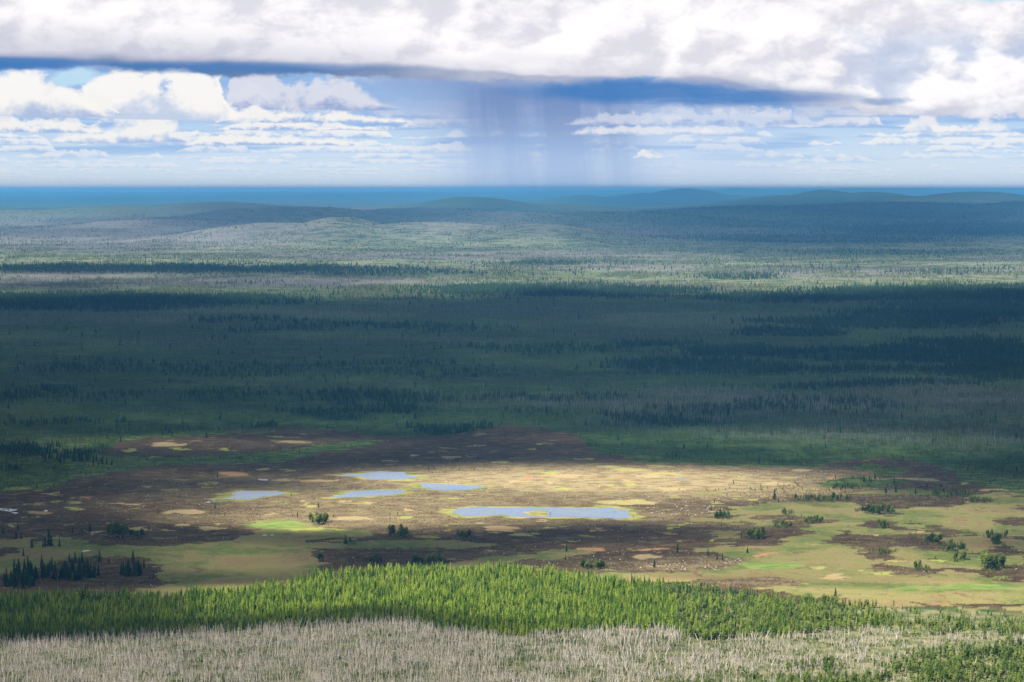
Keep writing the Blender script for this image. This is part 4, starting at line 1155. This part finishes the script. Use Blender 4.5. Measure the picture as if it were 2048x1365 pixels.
Zm, x, d = mid(420000, 425, 600, 202)
n = len(x); u = RNG.uniform(0, 1, n)
cl = fbm(x / 260, d / 420, 4, 83)
yf = (u < 0.03 + 0.5 * sstep(0.47, 0.60, cl)) & (Zm['wood'] < 0.5)
h = hpx(1, d) * np.interp(Zm['py'], [425, 500, 600], [2.6, 3.4, 5]) * RNG.uniform(0.5, 1.2, n)
scatter('young_forest', x[yf], d[yf], h[yf], h[yf] * 1.6, cone2, m_sunny, 'regrowth on the far plain, coloured lighter for the sun on it', seed=14)
lone = sstep(0.50, 0.66, fbm(x / 500, d / 800, 3, 89))
sp = RNG.uniform(0, 1, n) < 0.001 + 0.03 * lone + 0.6 * Zm['wood'] * sstep(0.30, 0.5, cl + 0.1)
h2 = hpx(1, d) * np.interp(Zm['py'], [425, 500, 600], [3.4, 5.2, 9.5]) * RNG.uniform(0.55, 1.2, n)
scatter('spruce_woods', x[sp], d[sp], h2[sp], h2[sp] * 1.1, cone2, m_spruce, 'thin belts of dark spruce across the sunlit far plain', seed=15)
gp = RNG.uniform(0, 1, n) < 0.04 + 0.4 * Zm['grey']
h3 = hpx(1, d) * np.interp(Zm['py'], [425, 500, 600], [4, 5.5, 9]) * RNG.uniform(0.5, 1.2, n)
scatter('burnt_forest', x[gp], d[gp], h3[gp], h3[gp] * 1.6, pole3, m_greyw, 'pale burnt trunks on the far plain and ridges', seed=16)
del Zm

# ------------------------------------------------------------------ bog: dwarf shrubs, stones, sparse saplings
Zb, x, d = mid(330000, 850, 1215, 203)
n = len(x)
ok = (Zb['heath'] > 0.5) & (Zb['patch'] < 0.3) & (Zb['lake'] > 12) & (Zb['shore'] < 0.5)
cl = fbm(x / 14, d / 14, 3, 91)
a = ok & (RNG.uniform(0, 1, n) < 0.25 + 0.6 * sstep(0.45, 0.6, cl))
hh = RNG.uniform(0.3, 1.0, n) ** 1.3 * 1.1
tuft = [cone_layers(1, 5, 0.75, 0.0, s + 400, 0.4) for s in range(4)]
for v, _ in tuft: v[0, 2] = 0.75
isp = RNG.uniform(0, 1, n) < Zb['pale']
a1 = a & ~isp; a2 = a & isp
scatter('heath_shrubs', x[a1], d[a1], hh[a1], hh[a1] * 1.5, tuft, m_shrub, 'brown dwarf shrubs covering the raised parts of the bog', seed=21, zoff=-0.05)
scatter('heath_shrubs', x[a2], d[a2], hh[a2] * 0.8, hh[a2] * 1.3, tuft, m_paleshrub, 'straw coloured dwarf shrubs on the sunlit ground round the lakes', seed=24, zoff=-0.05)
stony = fell(Zb['px'], Zb['py'], [(1390, 1128, 110, 12, 1), (1330, 1110, 90, 8, .5), (1230, 1118, 160, 14, .3), (1370, 1020, 80, 10, .9), (1560, 952, 90, 7, .6), (1100, 965, 260, 22, .35), (720, 973, 80, 8, .8), (580, 1000, 60, 5, .5), (420, 990, 90, 14, .3), (250, 1000, 300, 25, .12), (1545, 1008, 60, 4, .8), (1250, 990, 250, 14, .3), (110, 1140, 120, 10, .15), (940, 1052, 40, 4, .5), (100, 1045, 120, 14, .15), (1650, 1140, 60, 8, .3)])
a = (Zb['heath'] > 0.5) & (Zb['lake'] > 4) & (RNG.uniform(0, 1, n) < 0.004 + 0.20 * stony * sstep(0.4, 0.6, cl))
rock = []
for s in range(4):
    rr = np.random.default_rng(s)
    v = np.array([(1, 0, 0), (0, 1, 0), (-1, 0, 0), (0, -1, 0), (0.5, 0.5, 0.7), (-0.5, 0.5, 0.8), (-0.4, -0.5, 0.6), (0.5, -0.4, 0.7)]) * 0.5 + rr.normal(0, 0.08, (8, 3))
    t_ = np.array([(0, 1, 4), (1, 5, 4), (1, 2, 5), (2, 6, 5), (2, 3, 6), (3, 7, 6), (3, 0, 7), (0, 4, 7), (4, 5, 6), (4, 6, 7)])
    rock.append((v, t_))
hr = RNG.uniform(0.5, 1.5, n)
scatter('boulders', x[a], d[a], hr[a], hr[a] * 1.3, rock, m_rock, 'pale stones strewn over the heath around the lakes', seed=22, zoff=0.15)
scr = fell(Zb['px'], Zb['py'], [(1700, 985, 200, 16, .5), (1900, 1010, 160, 30, .5), (1850, 1095, 120, 30, .5), (1990, 1120, 60, 40, .8), (1600, 1020, 120, 12, .4), (1600, 1045, 60, 12, .5), (1480, 1060, 60, 16, .3), (1000, 1100, 60, 10, .6), (420, 1085, 60, 8, .3), (930, 1095, 60, 10, .3), (700, 1110, 80, 10, .3), (120, 1150, 160, 22, .5), (1780, 1110, 200, 30, .25), (1190, 1060, 800, 60, .02), (920, 938, 80, 5, .5)])
gband = Zb['green'] > 0.5
clump = fell(Zb['px'], Zb['py'], [(q[0], q[1], q[2] * 0.9, q[3] + 0.5, 1) for q in STANDS if q[6] == 'birch'], 0.3)
a = (RNG.uniform(0, 1, n) < 0.30 * clump) | ((Zb['heath'] > 0.5) & (RNG.uniform(0, 1, n) < 0.12 * scr)) | (gband & (RNG.uniform(0, 1, n) < 0.10))
hr = hpx(1, d) * RNG.uniform(3, 9, n) * (1 + 0.45 * clump)
scatter('birch_scrub', x[a], d[a], hr[a], hr[a] * 1.2, t_b[:3], m_birch, 'low green scrub dotted over the bog margins', seed=23)
a = (Zb['meadow'] > 0.5) & (Zb['patch'] < 0.3) & (RNG.uniform(0, 1, n) < 0.10 + 0.75 * sstep(0.50, 0.64, fbm(x / 26, d / 40, 4, 97)))
ht = RNG.uniform(0.12, 0.45, n)
scatter('sedge_tussocks', x[a], d[a], ht[a], ht[a] * 3.2, tuft, m_sedge, 'olive and straw sedge tussocks on the wet meadows', seed=25, zoff=-0.03)
del Zb

# ------------------------------------------------------------------ clouds overhead (out of the picture) that shade the plain
def sunlight(px, py, x, d):
    """how much sun reaches the ground there"""
    w = 1.0
    big = (fbm(x / 900, d / 1500, 4, 121) - 0.5)
    wx = px + big * 150 + (fbm(x / 120, d / 200, 4, 135) - 0.5) * 90
    wy = py + (fbm(x / 200, d / 320, 4, 131) - 0.5) * (110 + 800 * sstep(5000, 12000, d)) * F * H / np.maximum(d, 900) ** 2
    T = np.full(px.shape, 0.012)
    # foreground
    fg = np.interp(px, [0, 560, 640, 1000, 1200, 1500, 2048], [1180, 1168, 1140, 1130, 1140, 1165, 1185])
    fg = sstep(-8, 8, py - fg)
    T = T * (1 - fg) + fg * np.interp(px, [-200, 0, 300, 420, 800, 1200, 2100], [0.12, 0.16, 0.30, 0.85, 1.0, 1.0, 1.0])
    y1 = np.interp(px, *Y1)
    front = sstep(-26, -14, py - y1) * sstep(8, 0, py - y1) * np.interp(px, [900, 1250], [1, 0])
    T = T * (1 - 0.78 * front)
    bk = sstep(2, 12, py - y1)
    T = T * (1 - bk) + bk * np.interp(px, [-200, 0, 900, 1200, 2100], [0.62, 0.62, 0.65, 0.9, 1.0])
    L = [(1180, 962, 420, 26, 1.0), (1500, 985, 200, 14, .95), (1500, 892, 420, 26, .42), (900, 850, 260, 12, .12), (1400, 1190, 500, 20, .9), (1900, 1190, 300, 22, .95), (800, 1020, 460, 34, .85), (1250, 1015, 260, 26, .85), (600, 1045, 130, 16, .9), (1720, 1040, 420, 40, .62), (1560, 1120, 420, 44, .72), (1900, 1150, 300, 40, .75), (1300, 1150, 260, 16, .7),
         (450, 1120, 200, 30, .30), (350, 888, 240, 12, .34), (640, 895, 140, 14, .34), (400, 955, 160, 10, .2), (2000, 1000, 150, 30, .35)]
    bog = sstep(800, 860, py) * (1 - fg)
    T = T * (1 - bog) + bog * np.maximum(0.03, fell(wx, wy, L, 0.8))
    drk = fell(wx, wy, [(1250, 1072, 260, 20, .75), (150, 1130, 220, 55, .55), (250, 1000, 260, 30, .6), (100, 1225, 330, 22, .35), (60, 1030, 220, 30, .5), (1150, 1110, 300, 16, .5), (1000, 905, 500, 16, .8), (1900, 965, 200, 16, .7)], 0.8)
    T = T * (1 - 0.85 * drk)
    # added cloud over the near ground, keeping sun off the haze there
    T = T * (1 - 0.97 * sstep(1405, 1430, py))
    # far country
    edge = np.interp(px, [-400, 0, 200, 500, 900, 1100, 1300, 1500, 1800, 2048, 2400], [600, 598, 594, 600, 592, 577, 590, 597, 585, 578, 575])
    far = sstep(8, -6, wy - edge)
    Lf = np.full(px.shape, 0.82)
    dark = fell(wx, wy, [(300, 539, 420, 7, .8), (620, 552, 240, 8, .55), (60, 572, 120, 8, .8), (420, 570, 260, 6, .5), (640, 452, 300, 16, .85), (700, 480, 160, 8, .3), (1700, 460, 500, 36, .85), (1300, 440, 300, 12, .8), (1000, 434, 260, 8, .7), (1560, 424, 400, 10, .5),
                          (1300, 500, 250, 6, .4), (900, 500, 180, 4, .5), (120, 470, 120, 6, .5), (1900, 500, 160, 8, .6), (200, 412, 240, 4, .5)], 0.9)
    Lf = Lf * (1 - dark)
    Lf = Lf * (0.62 + 0.38 * sstep(0.40, 0.56, fbm(x / 900, d / 1500, 4, 141)))
    T = T * (1 - far) + far * Lf
    T = np.where((far < 0.5) & (py < 850), T + 0.09 * sstep(0.47, 0.66, fbm(x / 500, d / 600, 4, 151)), T)
    return np.clip(T, 0.01, 1)

m_cloud, gm = material('cloud')
out = gm.node('ShaderNodeOutputMaterial')
tr = gm.node('ShaderNodeBsdfTransparent'); df = gm.node('ShaderNodeBsdfDiffuse'); tl = gm.node('ShaderNodeBsdfTranslucent')
df.inputs[0].default_value = (0.60, 0.62, 0.66, 1); tl.inputs[0].default_value = (0.80, 0.82, 0.86, 1)
m1 = gm.node('ShaderNodeMixShader'); m2 = gm.node('ShaderNodeMixShader')
m1.inputs[0].default_value = 0.03
gm.nt.links.new(df.outputs[0], m1.inputs[1]); gm.nt.links.new(tl.outputs[0], m1.inputs[2])
gm.put(m2.inputs[0], gm.attr('cover'))
gm.nt.links.new(tr.outputs[0], m2.inputs[1]); gm.nt.links.new(m1.outputs[0], m2.inputs[2]); gm.nt.links.new(m2.outputs[0], out.inputs[0])

def cloud(d_from, d_to, hgt, step, fade_lo, fade_hi):
    dr = []
    q = d_from
    while q < d_to:
        dr.append(q); q += 60 if q < 1900 else max(step, q * q / (F * H) * 2.2) if q < 9000 else max(step, q * 0.02 / 4)
    dr = np.array(dr)
    sr = np.arange(-0.30, 0.30, 0.0030)
    D_, S_ = np.meshgrid(dr, sr, indexing='ij')
    X_ = S_ * np.maximum(D_, 1500)
    shp = D_.shape
    x, d = X_.ravel(), D_.ravel()
    px, py = ppx(x, d)
    T = sunlight(px, py, x, d)
    tau = -np.log(T)
    # soften
    tau = tau.reshape(shp)
    for _ in range(2):
        tau[1:-1, 1:-1] = 0.5 * tau[1:-1, 1:-1] + 0.125 * (tau[:-2, 1:-1] + tau[2:, 1:-1] + tau[1:-1, :-2] + tau[1:-1, 2:])
    tau *= sstep(*fade_lo, D_) * sstep(*fade_hi, D_) if fade_lo else sstep(*fade_hi, D_)
    tau[0] = tau[-1] = 0; tau[:, 0] = tau[:, -1] = 0
    tau = tau.ravel()
    k = (hgt) / math.tan(SUN_EL)
    cx = x + SX * k; cy = d + SY * k
    puff = fbm(x / 220, d / 220, 4, 171)
    ztop = hgt + 12 + tau * 16 * (0.5 + puff)
    zbot = hgt - 4 * tau * puff
    cov = 1 - np.exp(-tau / 2)
    nr_, nc_ = shp
    idx = np.arange(nr_ * nc_).reshape(shp)
    f = np.stack([idx[:-1, :-1], idx[:-1, 1:], idx[1:, 1:], idx[1:, :-1]], -1).reshape(-1, 4)
    f = f[cov[f].max(1) > 0.02]
    V = np.concatenate([np.stack([cx, cy, zbot], -1), np.stack([cx, cy, ztop], -1)])
    FF = np.concatenate([f[:, ::-1], f + nr_ * nc_])
    used = np.zeros(len(V), bool); used[FF] = True
    remap = np.cumsum(used) - 1
    o = link('clouds', mesh_np('clouds', V[used], remap[FF], m_cloud, {'cover': ('FLOAT', np.concatenate([cov, cov])[used])}, True))
    tag(o, 'unseen broken clouds, shaped for the shade they cast below', kind='structure')
cloud(-900, 19500, 2200.0, 9, None, (19500, 16500))
cloud(15500, 50500, 4200.0, 120, (16500, 19500), (50500, 48000))

# ------------------------------------------------------------------ haze
bm = bmesh.new()
bmesh.ops.create_cube(bm, size=1.0)
me = bpy.data.meshes.new('haze'); bm.to_mesh(me); bm.free()
hz_o = link('haze', me)
zl, zh = -80.0, 446.0
hz_o.scale = (150000, 126000, zh - zl)
hz_o.location = (0, 54500, (zl + zh) / 2)
m_haze, gm = material('haze')
out = gm.node('ShaderNodeOutputMaterial')
pv = gm.node('ShaderNodeVolumePrincipled')
pv.inputs['Color'].default_value = (0.15, 0.53, 1.0, 1)
pv.inputs['Density'].default_value = 2.7e-5
pv.inputs['Anisotropy'].default_value = 0.0
gm.nt.links.new(pv.outputs[0], out.inputs['Volume'])
me.materials.append(m_haze)
tag(hz_o, 'thin blue air over the plain', kind='stuff')
print('COUNTS', CNT)
